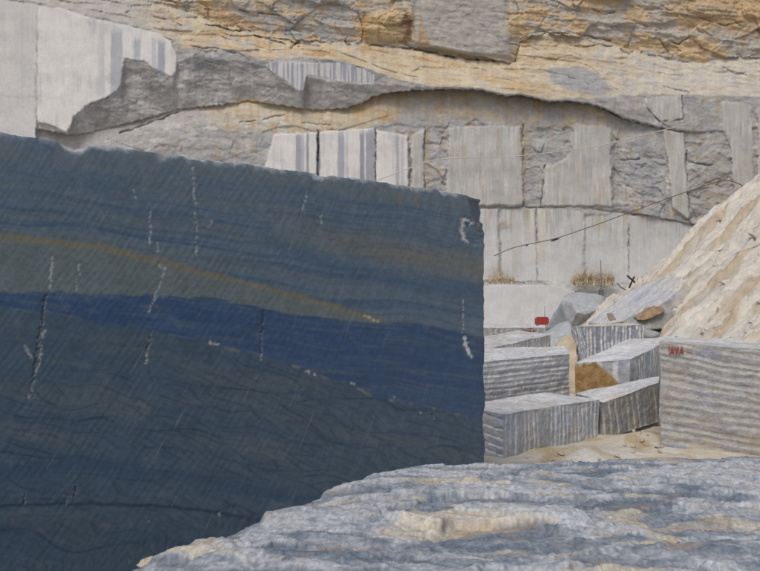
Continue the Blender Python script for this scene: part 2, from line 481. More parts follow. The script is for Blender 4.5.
    vst = fbm(U / 5.0, V / 60, 4, 204)                                # runs of rain and saw water
    vst2 = fbm(U / 2.2, V / 45, 3, 205)
    hst = fbm(U / 50, bv / 4.0, 4, 206)
    grey = np.array((0.40, 0.40, 0.395)); pale = np.array((0.56, 0.55, 0.53)); ochre = np.array((0.54, 0.41, 0.245)); cream = np.array((0.60, 0.53, 0.415))
    rust = np.array((0.42, 0.25, 0.10)); blueg = np.array((0.36, 0.38, 0.42)); white = np.array((0.70, 0.69, 0.685)); dark = np.array((0.14, 0.12, 0.10))
    C = np.ones(U.shape + (3,)) * grey
    C = mixc(C, pale, sstep(-0.1, 0.5, n_b) * 0.5)
    C = mixc(C, blueg, sstep(0.0, 0.5, -n_a) * 0.5)
    C = mixc(C, (0.40, 0.31, 0.20), sstep(0.15, 0.6, n_b * 0.5 + vst * 0.7) * 0.5)
    # upper cliff
    up = sstep(1.5, -1.5, V - base2)
    cu = np.ones(U.shape + (3,)) * lerp(ochre, cream, 0.3) * np.array((1.04, 1.0, 0.97))
    cu = mixc(cu, (0.44, 0.43, 0.41), sstep(-0.2, 0.2, n_a * 0.8 + n_b * 0.5) * 0.85)
    cu = mixc(cu, rust * 1.15, sstep(0.2, 0.6, vst * 0.7 + n_b * 0.4 - 0.1) * 0.6)
    cu = mixc(cu, (0.52, 0.37, 0.22), sstep(620, 760, U) * sstep(35, 5, V - 0.12 * (U - 640)) * 0.8)
    cu = mixc(cu, (0.43, 0.43, 0.43), sstep(420, 330, U) * sstep(240, 290, U) * sstep(-0.5, 0.3, n_b + 0.2) * 0.8)
    cu = mixc(cu, lerp(np.array((0.37, 0.365, 0.35)), np.array((0.45, 0.44, 0.42)), sstep(-0.4, 0.5, hst + n_c * 0.4)[..., None]), gm * 0.9)
    cu = mixc(cu, rust * 1.15, gm * sstep(0.25, 0.6, vst + 0.25 * n_b) * sstep(470, 420, U) * 0.6)
    C = mixc(C, cu, up)
    # ledge: sandy strata
    le = sstep(-1.5, 1.5, V - base2) * sstep(1.5, -1.5, V - knee)
    cl = np.ones(U.shape + (3,)) * lerp(ochre, cream, 0.55)
    cl = mixc(cl, ochre * 0.95, sstep(-0.1, 0.45, hst) * 0.8)
    cl = mixc(cl, (0.62, 0.56, 0.44), sstep(-0.05, 0.4, -n_a + n_c * 0.3) * 0.7)
    cl = mixc(cl, (0.48, 0.46, 0.44), sstep(0.1, 0.5, n_b + 0.3 * n_c) * np.where(U < 360, 0.9, 0.35))
    cl = mixc(cl, rust, sstep(0.35, 0.7, hst + 0.4 * n_b) * np.where(U < 430, 0.6, 0.3))
    cl = mixc(cl, (0.60, 0.57, 0.51), sstep(560, 680, U) * 0.75)
    cl = mixc(cl, (0.47, 0.475, 0.485), sstep(0.0, 0.4, n_b + 0.4 * hst) * sstep(540, 620, U) * 0.55)
    cl = mixc(cl, (0.46, 0.455, 0.45), sstep(190, 120, U) * 0.85)
    gd = sstep(-1, 2, sdist(U + jit, V + jit, [(545, 68), (560, 67), (585, 67), (600, 76), (615, 90), (600, 98), (570, 92), (552, 82)]))
    cl = mixc(cl, (0.36, 0.37, 0.40), gd * 0.85)
    C = mixc(C, cl, le)
    # broken grey stone between knee and lip
    ve = sstep(-1, 1.5, V - knee) * sstep(0.5, -0.5, V - lip) * (1 - sstep(610, 650, U))
    cv = np.ones(U.shape + (3,)) * np.array((0.38, 0.37, 0.365))
    cv = mixc(cv, (0.50, 0.49, 0.485), sstep(-0.1, 0.6, n_b + 0.4 * vst2) * 0.6)
    cv = mixc(cv, (0.58, 0.575, 0.57), sstep(0.15, 0.6, fbm(U / 26, (V - 0.3 * U) / 16, 3, 244) + 0.2 * vst2) * 0.45)
    cv = mixc(cv, (0.25, 0.25, 0.265), sstep(0.1, 0.6, -n_a - 0.3 * n_c) * 0.6)
    C = mixc(C, cv, ve)
    C = mixc(C, (0.42, 0.42, 0.42), sstep(4, 1, np.abs(V - lip)) * sstep(405, 440, U) * (1 - sstep(590, 610, U)) * (V < lip) * 0.7)
    ovl = np.sqrt(((U - 208) / 24) ** 2 + ((V - 66 - 0.1 * (U - 208)) / 11) ** 2) + 0.25 * n_c
    C = mixc(C, (0.25, 0.25, 0.265), sstep(1.1, 0.7, ovl) * ve * 0.7)
    C = mixc(C, (0.56, 0.55, 0.545), sstep(0.1, 0.45, n_b + 0.5 * n_c + 0.1) * sstep(14, 4, np.hypot((U - 182) / 1.0, (V - 80) / 2.2)) * 0.8)
    # under the lip
    bl = sstep(-0.3, 0.6, V - lip) * (1 - sstep(22, 34, V - lip))
    cb = np.ones(U.shape + (3,)) * np.array((0.52, 0.45, 0.34))
    cb = mixc(cb, (0.44, 0.45, 0.465), sstep(365, 420, U) * sstep(-0.55, 0.1, n_b + 0.5 * vst) * 0.95)
    cb = mixc(cb, (0.60, 0.555, 0.46), sstep(-0.2, 0.3, hst) * sstep(400, 330, U) * 0.7)
    cb = mixc(cb, (0.50, 0.34, 0.17), sstep(0.1, 0.5, vst + 0.3 * n_b) * 0.55)
    cb = mixc(cb, (0.43, 0.43, 0.445), sstep(250, 170, U + 30 * n_a) * 0.85)
    cb = mixc(cb, (0.60, 0.60, 0.61), sstep(0.0, 0.4, n_b + 0.4 * n_c) * sstep(330, 270, U) * sstep(8, 18, V - lip) * 0.8)
    C = mixc(C, cb, bl * (1 - sstep(605, 640, U)))
    # tan film on the rough stone of the lower right
    C = mixc(C, (0.40, 0.34, 0.245), sstep(0.0, 0.5, hst + 0.5 * n_c) * sstep(680, 690, U) * sstep(120, 150, V) * 0.65)
    C = mixc(C, (0.43, 0.33, 0.19), sstep(0.0, 0.5, n_c + 0.4) * np.maximum(sstep(3, 0, np.abs(U - 524)), sstep(3, 0, np.abs(U - 427))) * sstep(125, 130, V) * sstep(207, 203, V) * 0.8)
    # thin pale veins and fracture lines in the rough grey stone
    fl_ = np.abs(perlin((U + V) / 26, (V - 0.7 * U) / 40, 241)); fl2 = np.abs(perlin((U - 1.3 * V) / 30, (V + 0.5 * U) / 42, 242))
    lowr = sstep(598, 622, U) * sstep(0, 6, V - lip)
    C = mixc(C, (0.58, 0.57, 0.55), np.maximum(sstep(0.05, 0.01, fl_), sstep(0.04, 0.01, fl2)) * lowr * 0.45)
    C = mixc(C, (0.34, 0.345, 0.37), sstep(0.0, 0.4, fbm((U + V) / 22, (V - 0.5 * U) / 16, 3, 243)) * lowr * 0.6)
    # panels
    for k, (key, dep, poly) in enumerate(PANELS):
        m = pk[k]
        if key == 'white':
            cp = np.ones(U.shape + (3,)) * white
            cp = mixc(cp, (0.52, 0.52, 0.53), sstep(0.1, 0.6, vst * 0.6 + n_a * 0.6) * 0.6)
            cp = mixc(cp, (0.66, 0.65, 0.63), sstep(0, 0.5, vst2) * 0.4)
        elif key == 'dim':
            cp = np.ones(U.shape + (3,)) * np.array((0.60, 0.595, 0.59))
            cp = mixc(cp, (0.52, 0.52, 0.52), sstep(0, 0.5, vst * 0.5 + n_a) * 0.5)
            cp = mixc(cp, (0.42, 0.42, 0.435), sstep(3, 0, np.abs(V - 95 - 0.05 * U - 3 * n_b)) * 0.4)
        elif key == 'stripe':
            cp = np.ones(U.shape + (3,)) * np.array((0.56, 0.56, 0.57))
            cp = mixc(cp, (0.27, 0.29, 0.34), sstep(-0.1, 0.25, fbm(U / 3.0, V / 90, 3, 210)) * 0.85)
        elif key == 'pale':
            cp = np.ones(U.shape + (3,)) * np.array((0.50, 0.51, 0.515))
            cp = mixc(cp, (0.60, 0.60, 0.58), sstep(0.15, 0.55, vst) * 0.7)
            cp = mixc(cp, (0.34, 0.33, 0.32), sstep(0.1, 0.5, -vst2 - 0.4 * vst) * 0.6)
            cp = mixc(cp, (0.46, 0.37, 0.24), sstep(0.35, 0.7, fbm(U / 9, V / 50, 4, 222)) * sstep(240, 212, V) * 0.7)
            dust_haze = sstep(214, 264, V + 8 * n_b)                     # marble dust and pale haze, painted into the colour at the foot of the face
            cp = mixc(cp, (0.62, 0.63, 0.64), dust_haze * 0.9)
        else:
            cp = np.ones(U.shape + (3,)) * np.array((0.46, 0.462, 0.452))
            cp = mixc(cp, (0.54, 0.535, 0.515), sstep(-0.1, 0.5, vst * 0.8 + n_a * 0.5) * 0.7)
            cp = mixc(cp, (0.36, 0.37, 0.39), sstep(0.1, 0.6, -vst - n_b * 0.5) * 0.5)
            cp = mixc(cp, (0.64, 0.635, 0.62), sstep(0.25, 0.6, fbm(U / 3.0, V / 40, 3, 260 + k) + 0.3 * n_a) * 0.6)
            cp = mixc(cp, (0.50, 0.48, 0.44), sstep(0.0, 0.4, n_b) * 0.5)
            cp = mixc(cp, (0.43, 0.37, 0.275), sstep(0.3, 0.7, fbm(U / 7, V / 55, 4, 220 + k)) * 0.5)
        C = mixc(C, cp, m)
    for u0, u1, v0, v1, col, a in ((98, 104, 20, 92, (0.50, 0.52, 0.55), .6), (111, 122, 30, 94, (0.36, 0.39, 0.44), .75), (134, 140, 36, 62, (0.38, 0.41, 0.46), .75),
                                   (152, 156, 38, 72, (0.44, 0.46, 0.5), .6), (158, 165, 40, 76, (0.33, 0.36, 0.43), .85), (88, 96, 18, 30, (0.42, 0.44, 0.48), .6),
                                   (296, 301, 133, 215, (0.30, 0.32, 0.37), .85), (301, 304, 133, 215, (0.40, 0.42, 0.46), .8), (306.5, 308.5, 133, 215, (0.22, 0.24, 0.30), .85),
                                   (316.5, 320, 132, 215, (0.18, 0.19, 0.22), .85), (338, 344, 131, 215, (0.32, 0.34, 0.40), .85), (346, 348, 131, 215, (0.42, 0.44, 0.48), .6),
                                   (360, 364, 130, 215, (0.25, 0.27, 0.32), .9), (366, 374, 129, 215, (0.31, 0.33, 0.38), .9), (396, 399, 134, 215, (0.36, 0.38, 0.42), .8),
                                   (401, 404, 134, 215, (0.42, 0.44, 0.47), .6), (530, 534.5, 209, 262, (0.62, 0.60, 0.55), .85), (539, 545, 209, 262, (0.60, 0.57, 0.50), .85),
                                   (512, 522, 209, 270, (0.55, 0.545, 0.52), .8), (583, 590, 214, 268, (0.56, 0.565, 0.57), .6), (619, 622, 214, 262, (0.60, 0.60, 0.60), .7),
                                   (632, 637, 216, 260, (0.55, 0.56, 0.57), .7), (666.5, 668.5, 178, 190, (0.72, 0.72, 0.70), .8), (645, 647.5, 97, 108, (0.70, 0.69, 0.66), .8),
                                   (681, 683, 96, 120, (0.66, 0.65, 0.62), .8)):
        w = 1.0
        uu = U + 0.8 * perlin(U / 2.0, V / 14, 231)
        m = sstep(u0 - w, u0 + 0.5, uu) * sstep(u1 + w, u1 - 0.5, uu) * sstep(v0 - 3, v0 + 6, V + 3 * n_c) * sstep(v1 + 8, v1 - 8, V + 5 * n_c)
        C = mixc(C, col, m * a)
    C = mixc(C, (0.60, 0.605, 0.61), sstep(262, 284, V + 4 * n_b) * sstep(548, 556, U) * 0.85)
    # stained knob
    km = sstep(-1.0, 1.5, sk)
    kc = np.ones(U.shape + (3,)) * np.array((0.58, 0.46, 0.27))
    kc = mixc(kc, (0.44, 0.27, 0.10), sstep(372, 364, U + 3 * n_c) * 0.9)
    kc = mixc(kc, (0.20, 0.10, 0.09), sstep(397, 407, U + 5 * n_c) * 0.85)
    kc = mixc(kc, rust, sstep(0.2, 0.6, vst) * 0.5)
    C = mixc(C, kc, sstep(-3.0, 3.0, sk + 2 * n_c) * sstep(8, 18, V) * 0.9)
    # rusty dribbles hanging from the ledge over the tall grey panels
    for (uu, vv, ru, rv, col, a) in ((497, 275, 10, 9, (0.45, 0.34, 0.2), .6), (385, 116, 10, 8, (0.50, 0.32, 0.13), .6), (360, 112, 10, 9, (0.52, 0.36, 0.16), .6),
                                    (250, 101, 20, 3, (0.45, 0.29, 0.12), .7), (637, 211, 8, 3, (0.42, 0.30, 0.16), .7), (672, 212, 4, 6, (0.58, 0.46, 0.34), .8),
                                    (440, 105, 9, 14, (0.45, 0.33, 0.19), .5), (470, 108, 12, 16, (0.44, 0.33, 0.2), .5), (520, 112, 9, 12, (0.42, 0.33, 0.22), .5), (505, 226, 7, 5, (0.36, 0.27, 0.17), .6)):
        m = sstep(1.1, 0.3, np.sqrt(((U - uu) / ru) ** 2 + ((V - vv) / rv) ** 2) + 0.5 * n_c)
        C = mixc(C, col, m * a)
    # ---------------- positions
    Y = 75.0 - D
    P = np.stack([(U - CX) / F * Y, Y, EYE - (V - CY) / F * Y], -1)
    faces = grid_faces(*U.shape)
    flat_c = ((np.arange(len(faces))))
    nu, nv = U.shape
    uc = 0.25 * (U[:-1, :-1] + U[1:, :-1] + U[1:, 1:] + U[:-1, 1:]).ravel(); vc = 0.25 * (V[:-1, :-1] + V[1:, :-1] + V[1:, 1:] + V[:-1, 1:]).ravel()
    reg = region[:-1, :-1].ravel()
    bc = curve(BASE2, uc); kc_ = curve(KNEE, uc); lc = curve(LIP, uc)
    cat = np.where(reg > 0, reg, np.where(vc < bc, 101, np.where((vc < kc_) & (uc > 345), 102, np.where(vc < lc, 103, np.where((vc > 283.5) & (uc < 575), 104, 0)))))
    cat[inpoly(uc, vc, knob) & (reg == 0)] = 105
    keep = ~((uc < 440) & (vc > 132 + 0.132 * np.maximum(uc, 0) + 55))
    Pf, Cf = P.reshape(-1, 3), C.reshape(-1, 3)
    def sub(sel, name, mat, parent=None):
        f = faces[sel]
        idx, inv = np.unique(f, return_inverse=True)
        return link_mesh(name, Pf[idx], inv.reshape(f.shape)[:, ::-1], mat, Cf[idx], parent)
    wall = sub(keep & (cat == 0), 'quarry_wall', M_WALL)
    structure(wall, 'towering quarry wall of grey marble with sawn faces below ochre strata')
    for k in range(len(PANELS)):
        s_ = keep & (cat == k + 1)
        if s_.sum() > 4: sub(s_, 'sawn_panel', M_PANEL, wall)
    for code, nm in ((101, 'upper_cliff'), (102, 'sandy_ledge'), (103, 'broken_overhang'), (104, 'lower_bench'), (105, 'stained_boulder')):
        s_ = keep & (cat == code)
        if s_.sum() > 4: sub(s_, nm, M_WALL, wall)
    # the hill behind the cliff top, so that the wall is not a sheet
    zt = P[:, 0, 2]
    ys = np.linspace(0, 1, 8)
    Q = np.stack([np.stack([P[:, 0, 0] * (1 + 0.2 * q), P[:, 0, 1] + 60 * q, zt + 9 * q ** 0.8], -1) for q in ys], 1)
    cc = np.ones(Q.shape) * np.array((0.42, 0.34, 0.22))
    hl = link_mesh('hill', Q, grid_faces(*Q.shape[:2]), M_WALL, cc)
    structure(hl, 'bare ochre hillside above the quarry wall')
build_wall()

# ------------------------------------------------------------------ sand and rubble slope
def slope_z(x, y):
    # rills run down the fall line, to the left and slightly towards the camera
    a = (x * 0.18 - y * 0.98)                       # across the fall line
    b = (x * 0.98 + y * 0.18)
    z = pile_plane(x, y)
    wob = a + 0.5 * perlin(b / 3.0, a / 3.0, 301)
    z = z + 0.50 * fbm(wob / 2.6, b / 7.0, 4, 302) + 0.30 * facet(wob / 1.3, b / 3.2, 303) + 0.28 * facet(wob / 0.5, b / 1.3, 304) + 0.18 * facet(wob / 0.25, b / 0.7, 307) + 0.12 * fbm(wob / 0.35, b / 4.0, 3, 308) + 0.06 * fbm(a * 2.2, b * 1.6, 3, 305)
    z = z - 0.35 * np.exp(-((np.abs(perlin(wob / 3.4, b / 16.0, 306))) / 0.035) ** 2)
    return z, a, b, wob

def build_slope():
    ax = np.concatenate([np.arange(8.5, 26, 0.07), np.arange(26, 60, 1.2)]); ay = np.concatenate([np.arange(22, 30, 0.4), np.arange(30, 47.5, 0.10), np.arange(47.5, 66, 0.8)])
    X, Y = np.meshgrid(ax, ay, indexing='ij')
    Z, a, b, wob = slope_z(X, Y)
    Z = np.where(X > 40, np.minimum(Z, 26 + 0.2 * (X - 40)), Z)
    fz = floor_z(X, Y) - 0.06
    Z = np.maximum(Z, fz - 0.35)
    c = np.ones(X.shape + (3,)) * np.array((0.645, 0.605, 0.535))
    c = mixc(c, (0.70, 0.675, 0.61), sstep(-0.1, 0.5, fbm(wob / 1.5, b / 5, 4, 311)) * 0.8)
    c = mixc(c, (0.48, 0.385, 0.27), sstep(0.08, 0.45, fbm(wob / 1.1, b / 6, 4, 312)) * 0.75)
    c = mixc(c, (0.58, 0.57, 0.55), sstep(0.2, 0.6, fbm(wob / 0.8, b / 2.0, 4, 313)) * 0.5)
    c = mixc(c, (0.44, 0.28, 0.15), sstep(0.10, 0.0, np.abs(perlin(wob / 3.4, b / 16.0, 306))) * sstep(-0.2, 0.3, fbm(a, b / 2, 3, 314)) * 0.8)
    o = link_mesh('sand_slope', np.stack([X, Y, Z], -1), grid_faces(*X.shape), M_SAND, c, None, False)
    structure(o, 'steep cream slope of sand and marble rubble')
build_slope()

# ------------------------------------------------------------------ the great blue sawn block
def build_blue_block():
    P0 = np.array((-4.43, 9.33)); P1 = np.array((2.1, 16.0))
    L = float(np.linalg.norm(P1 - P0)); e = (P1 - P0) / L; n = np.array((e[1], -e[0]))
    TOP = 6.04
    s = [-2.6]
    while s[-1] < L:
        dep = 9.33 + e[1] * s[-1]
        s.append(s[-1] + (0.05 if s[-1] < -0.35 else 0.00135 * dep))
    s = np.array(s[:-1] + [L])
    z = np.concatenate([np.linspace(-0.2, 0.85, 20), np.linspace(0.86, TOP, 372)])
    S, Z = np.meshgrid(s, z, indexing='ij')
    # uneven top edge, broken right corner
    top = TOP + 0.03 * perlin(S * 0.9, 0 * S, 401) + 0.014 * fbm(S * 3.1, 0 * S, 5, 402, 0.7) - 0.03 * sstep(0.2, 0.5, perlin(S * 1.7, 0 * S, 461)) - 0.10 * sstep(L - 0.9, L - 0.1, S) - 0.16 * sstep(L - 0.16, L, S)
    top = top - 0.09 * np.exp(-((S - 0.9) / 0.16) ** 2)
    Zr = np.where(Z > 4.5, 4.5 + (Z - 4.5) * (top - 4.5) / (TOP - 4.5), Z)
    endw = 0.03 * fbm(Zr * 1.7, 0 * Zr, 4, 403) + 0.02 * perlin(Zr * 9, 0 * Zr, 404)
    Sr = S + sstep(L - 0.6, L, S) * endw
    X = P0[0] + e[0] * Sr; Yb = P0[1] + e[1] * Sr
    u, v = CX + X / Yb * F, CY + (EYE - Zr) / Yb * F
    # relief
    D = 0.010 * fbm(S / 1.5, Zr / 1.5, 3, 405) + 0.0015 * perlin((S - Zr * 0.75) * 22, (S + Zr) * 0.8, 406)
    dt, dr = top - Zr, L - S
    chipt = 0.03 * (0.5 + 1.2 * fbm(S * 2.3, 0 * S, 4, 407))
    D = D - np.clip(chipt, 0.008, 1) * np.exp(-np.clip(dt, 0, 9) / 0.025) - np.clip(0.03 + 0.05 * fbm(Zr * 2.3, 0 * Zr, 3, 408), 0.008, 1) * np.exp(-dr / 0.03)
    jit = 2.0 * perlin(u / 9, v / 9, 409) + 1.2 * perlin(u / 3.5, v / 3.5, 410)
    # colour of the stone: bedding fields in photograph coordinates, then fixed to the face
    base = np.array((0.114, 0.155, 0.200)); olive = np.array((0.142, 0.165, 0.165)); deep = np.array((0.042, 0.080, 0.165)); navy = np.array((0.056, 0.102, 0.172))
    och = np.array((0.215, 0.18, 0.105)); low = np.array((0.070, 0.104, 0.145)); vein = np.array((0.028, 0.055, 0.100)); chip = np.array((0.55, 0.53, 0.50))
    och_v = curve([(-200, 232), (0, 237), (100, 247), (200, 272), (300, 297), (370, 318), (440, 334), (520, 350)], u) + 0.8 * perlin(u / 30, v / 50, 411)
    bt = curve([(-200, 293), (0, 293), (40, 292), (80, 293), (190, 297), (215, 298), (260, 308), (330, 320), (400, 322), (440, 328), (490, 339)], u) + 1.5 * perlin(u / 14, v / 30, 412) + 0.7 * perlin(u / 4, v / 9, 413)
    bb = curve([(-200, 304), (0, 308), (45, 312), (90, 321), (150, 330), (205, 343), (260, 355), (310, 372), (350, 385), (380, 398), (420, 405), (490, 421)], u) + 2.0 * perlin(u / 18, v / 30, 414) + 0.9 * perlin(u / 5, v / 9, 415)
    C = np.ones(S.shape + (3,)) * base
    w = v - 0.14 * u                                                     # along the bedding
    q = w + 6 * perlin(u / 90, w / 40, 416)
    f1 = fbm(u / 220, q / 6.5, 4, 417)
    C = mixc(C, navy, sstep(0.0, 0.45, f1) * sstep(150, 200, v - 0.05 * u) * 0.55)
    C = mixc(C, navy * 0.9, sstep(0.1, 0.5, fbm(u / 260, q / 4.0, 3, 418)) * sstep(180, 215, v) * 0.4)
    C = mixc(C, olive, sstep(-0.1, 0.5, fbm(u / 240, q / 16, 3, 419)) * 0.45)
    # brownish band sweeping down to the right end
    ob = curve([(-200, 150), (250, 205), (330, 238), (420, 258), (490, 270)], u)
    C = mixc(C, (0.185, 0.165, 0.135), np.exp(-((v - ob) / 13) ** 2) * sstep(230, 400, u) * 0.65)
    C = mixc(C, navy, np.exp(-((v - ob - 28) / 9) ** 2) * sstep(200, 330, u) * 0.6)
    # olive band between the ochre line and the blue band
    C = mixc(C, olive * 1.03, sstep(-3, 3, v - och_v) * sstep(1, -1, v - bt) * 0.85)
    C = mixc(C, och, np.exp(-((v - och_v + 1.5 * fbm(u / 30, v / 6, 3, 449)) / lerp(4.0, 3.0, sstep(0, 300, u))) ** 2) * (0.9 - 0.6 * sstep(330, 430, u)))
    C = mixc(C, olive, np.exp(-((v - och_v - 5) / 5) ** 2) * 0.4)
    # below the band: stone laced with blue veins, painted darker for the light falloff
    lo_m = sstep(-0.8, 0.8, v - bb)
    cl = np.ones(S.shape + (3,)) * low
    cl = mixc(cl, olive * 0.85, sstep(-0.1, 0.5, fbm(u / 160, (v - 0.12 * u) / 22, 4, 421)) * 0.35)
    cl = mixc(cl, (0.043, 0.076, 0.117), sstep(440, 560, v + 0.0 * u + 25 * fbm(u / 90, v / 40, 3, 463)) * sstep(330, 150, u) * 0.7)  # painted falloff, deeper towards the lower left
    wx = u + 18 * perlin(u / 70, v / 40, 422); wy = v + 9 * perlin(u / 60, v / 30, 423)
    def lines(ph, wd, sd):
        x = np.abs(ph - np.floor(ph) - 0.5) * 2
        amp = sstep(-0.35, 0.3, fbm(u / 70, v / 28, 3, sd))
        return sstep(1 - wd, 1 - 0.25 * wd, x) * amp
    p1 = (wy - 0.15 * wx + 5 * perlin(u / 45, v / 60, 451)) / 17.0
    p2 = (wy - 0.62 * wx + 8 * perlin(u / 50, v / 30, 452)) / 23.0
    p3 = (wy - 0.10 * wx + 10 * perlin(u / 120, v / 60, 453)) / 41.0
    veins = np.maximum.reduce([lines(p1, 0.13, 424) * 0.8, lines(p2, 0.11, 425) * sstep(120, 200, u) * 0.85, lines(p3, 0.08, 426), lines(p1 * 2.3 + p2 * 0.3, 0.18, 427) * 0.5,
                                lines((wy - 0.55 * u + 3 * perlin(u / 40, v / 30, 454)) / 9.5, 0.20, 455) * 0.7 * sstep(60, 200, u), lines((wy - 0.42 * u + 4 * perlin(u / 50, v / 30, 456)) / 14.0, 0.15, 457) * 0.7])
    cl = mixc(cl, vein, veins * sstep(320, 420, v + 0.1 * u) * 0.85)
    dv = curve([(-200, 500), (0, 506), (60, 503), (150, 505), (200, 510), (250, 518), (300, 528)], u) + 1.5 * perlin(u / 20, v / 40, 427)
    cl = mixc(cl, vein * 0.8, np.exp(-((v - dv) / 1.7) ** 2) * 0.95)
    dv2 = curve([(-200, 440), (0, 458), (80, 448), (130, 455), (200, 466), (330, 490)], u) + 2 * perlin(u / 25, v / 40, 428)
    cl = mixc(cl, navy * 0.75, np.exp(-((v - dv2 - 14) / 9) ** 2) * 0.75)
    C = mixc(C, cl, lo_m)
    # blue band
    fth = 1.2 * fbm(u / 40, q / 2.2, 3, 444)
    bm_ = sstep(-1.5, 1.5, v - bt + 1.6 * fth) * sstep(1.8, -1.8, v - bb + 2.2 * fth)
    cb = np.ones(S.shape + (3,)) * deep
    cb = mixc(cb, navy, sstep(-0.2, 0.5, fbm(u / 120, q / 9, 4, 429)) * 0.6)
    cb = mixc(cb, (0.10, 0.125, 0.17), sstep(0.2, 0.55, fbm(u / 90, q / 3.5, 4, 445)) * 0.5)
    C = mixc(C, cb, bm_)
    C = mixc(C, (0.25, 0.22, 0.16), np.exp(-((v - bb) / 1.6) ** 2) * sstep(0.1, 0.5, fbm(u / 22, 0 * u, 3, 430)) * sstep(150, 260, u) * 0.7)
    # saw marks: faint diagonal arcs left by the wire
    ang = S * 0.80 - Zr * (0.62 - 0.02 * S)
    ang = ang + 0.010 * (S + Zr) ** 2 * 0.25
    sc = fbm(ang * 16, (S + Zr) * 0.35, 3, 431)
    sc2 = perlin(ang * 55, (S + Zr) * 0.5, 432)
    reg = np.sin((u * 0.80 + v * 0.62 + 4 * perlin(u / 60, v / 60, 458)) * 2 * math.pi / 6.3)
    k = 1 + 0.08 * sc + 0.045 * sc2 + 0.085 * reg * sstep(620, 250, u + 0.3 * v) * sstep(-0.6, 0.2, fbm(u / 50, v / 50, 3, 459))
    C = C * k[..., None]
    scr = sstep(0.62, 0.85, fbm(ang * 30, (S + Zr) * 0.7, 2, 433)) * sstep(0.0, 0.5, perlin(ang * 3, (S + Zr) * 0.8, 434))
    C = mixc(C, (0.30, 0.31, 0.33), scr * 0.35)
    C = C * (1 + 0.12 * fbm(u / 7, v / 5, 4, 435, 0.7) + 0.10 * (_h(np.floor(u * 0.9), np.floor(v * 0.9), 446) - 0.5))[..., None]
    C = mixc(C, (0.24, 0.245, 0.245), sstep(0.25, 0.7, fbm(u / 60, v / 35, 4, 447)) * sstep(0.1, 0.5, fbm(u / 14, v / 10, 4, 448)) * 0.16)   # dust films and dried saw slurry
    # dusty top rim
    rim = sstep(0.085, 0.01, dt + 0.05 * fbm(S * 4, Zr * 3, 4, 436, 0.6)) * sstep(-0.35, 0.35, fbm(S * 1.3, 0 * S, 3, 437))
    C = mixc(C, (0.46, 0.46, 0.46), rim * 0.9)
    D = D - 0.012 * rim
    C = mixc(C, (0.20, 0.205, 0.21), sstep(0.5, 0.0, dt) * sstep(-0.3, 0.4, fbm(S * 2, Zr * 2, 3, 438)) * 0.4)
    # chips, dribbles and holes: (points, radius px, kind)
    marks = [([(193, 168), (194, 190), (195, 205)], 1.3, 'w'), ([(195, 212), (197, 226), (196, 254)], 0.9, 'w'), ([(150, 212), (151, 228), (149, 245)], 1.2, 'w'), ([(211, 219), (209, 230)], 1.0, 'w'),
             ([(158, 244), (157, 253)], 0.8, 'w'), ([(133, 190), (135, 198)], 0.8, 'w'), ([(307, 192), (304, 204), (303, 211)], 1.5, 'w'), ([(321, 214), (321, 222)], 0.8, 'w'),
             ([(52, 257), (51, 275), (49, 288)], 2.0, 'w'), ([(46, 295), (44, 305), (42, 318), (40, 330), (38, 345), (36, 360), (34, 375), (30, 396)], 1.9, 'h'),
             ([(44, 330), (43, 337)], 2.6, 'w'), ([(25, 346), (28, 353), (32, 357)], 2.0, 'w'), ([(41, 345), (40, 360), (36, 372)], 1.4, 'w'), ([(32, 385), (29, 397)], 1.5, 'w'),
             ([(79, 264), (79, 276)], 0.9, 'w'), ([(76, 279), (76, 291)], 1.2, 'w'), ([(160, 265), (164, 268)], 2.6, 'w'), ([(164, 272), (160, 283), (155, 296), (149, 311)], 1.6, 'w'),
             ([(151, 330), (148, 345), (146, 360)], 1.4, 'h'), ([(147, 352), (146, 363)], 1.6, 'w'), ([(263, 310), (262, 326), (261, 336), (261, 358)], 1.2, 'h'), ([(261, 355), (261, 358)], 1.6, 'w'),
             ([(365, 315), (370, 318), (377, 321)], 2.2, 'c'), ([(306, 371), (314, 374)], 1.8, 'c'), ([(210, 342), (218, 345)], 1.8, 'c'), ([(352, 383), (357, 386)], 1.6, 'c'), ([(393, 396), (395, 397)], 1.3, 'w'),
             ([(75, 486), (76, 492), (73, 496)], 1.8, 'h'), ([(66, 494), (65, 503)], 1.2, 'h'), ([(24, 496), (23, 503)], 1.4, 'h'), ([(256, 379), (257, 380)], 1.2, 'h'), ([(432, 412), (434, 420)], 1.0, 'h'),
             ([(463, 300), (464, 318), (463, 334)], 0.8, 'w'), ([(464, 337), (465, 345), (469, 353), (471, 356)], 2.8, 'w'),
             ([(463, 220), (462, 231), (466, 241)], 3.6, 'W'), ([(466, 220), (472, 223)], 2.4, 'W'), ([(465, 340), (466, 347), (470, 354)], 2.8, 'W'), ([(420, 410), (421, 412)], 1.1, 'w'), ([(148, 519), (149, 521)], 1.1, 'w'), ([(219, 513), (220, 515)], 1.2, 'w'),
             ([(399, 193), (400, 201)], 2.0, 'o'), ([(417, 197), (418, 206)], 2.0, 'o'), ([(380, 188), (383, 192)], 2.0, 'o'), ([(474, 221), (480, 226)], 2.2, 'o'), ([(470, 334), (480, 340)], 2.4, 'd'),
             ([(95, 450), (96, 451)], 3.0, 'p'), ([(40, 530), (42, 531)], 3.5, 'p'), ([(105, 525), (108, 527)], 3.5, 'p'), ([(245, 450), (246, 450)], 2.5, 'p'), ([(355, 431), (356, 431)], 2.2, 'p'), ([(12, 520), (13, 521)], 3, 'p')]
    colr = {'W': chip * 1.1, 'w': chip, 'c': np.array((0.50, 0.45, 0.36)), 'o': np.array((0.27, 0.18, 0.09)), 'd': np.array((0.14, 0.12, 0.09)), 'p': np.array((0.19, 0.16, 0.13)), 'h': np.array((0.05, 0.055, 0.06))}
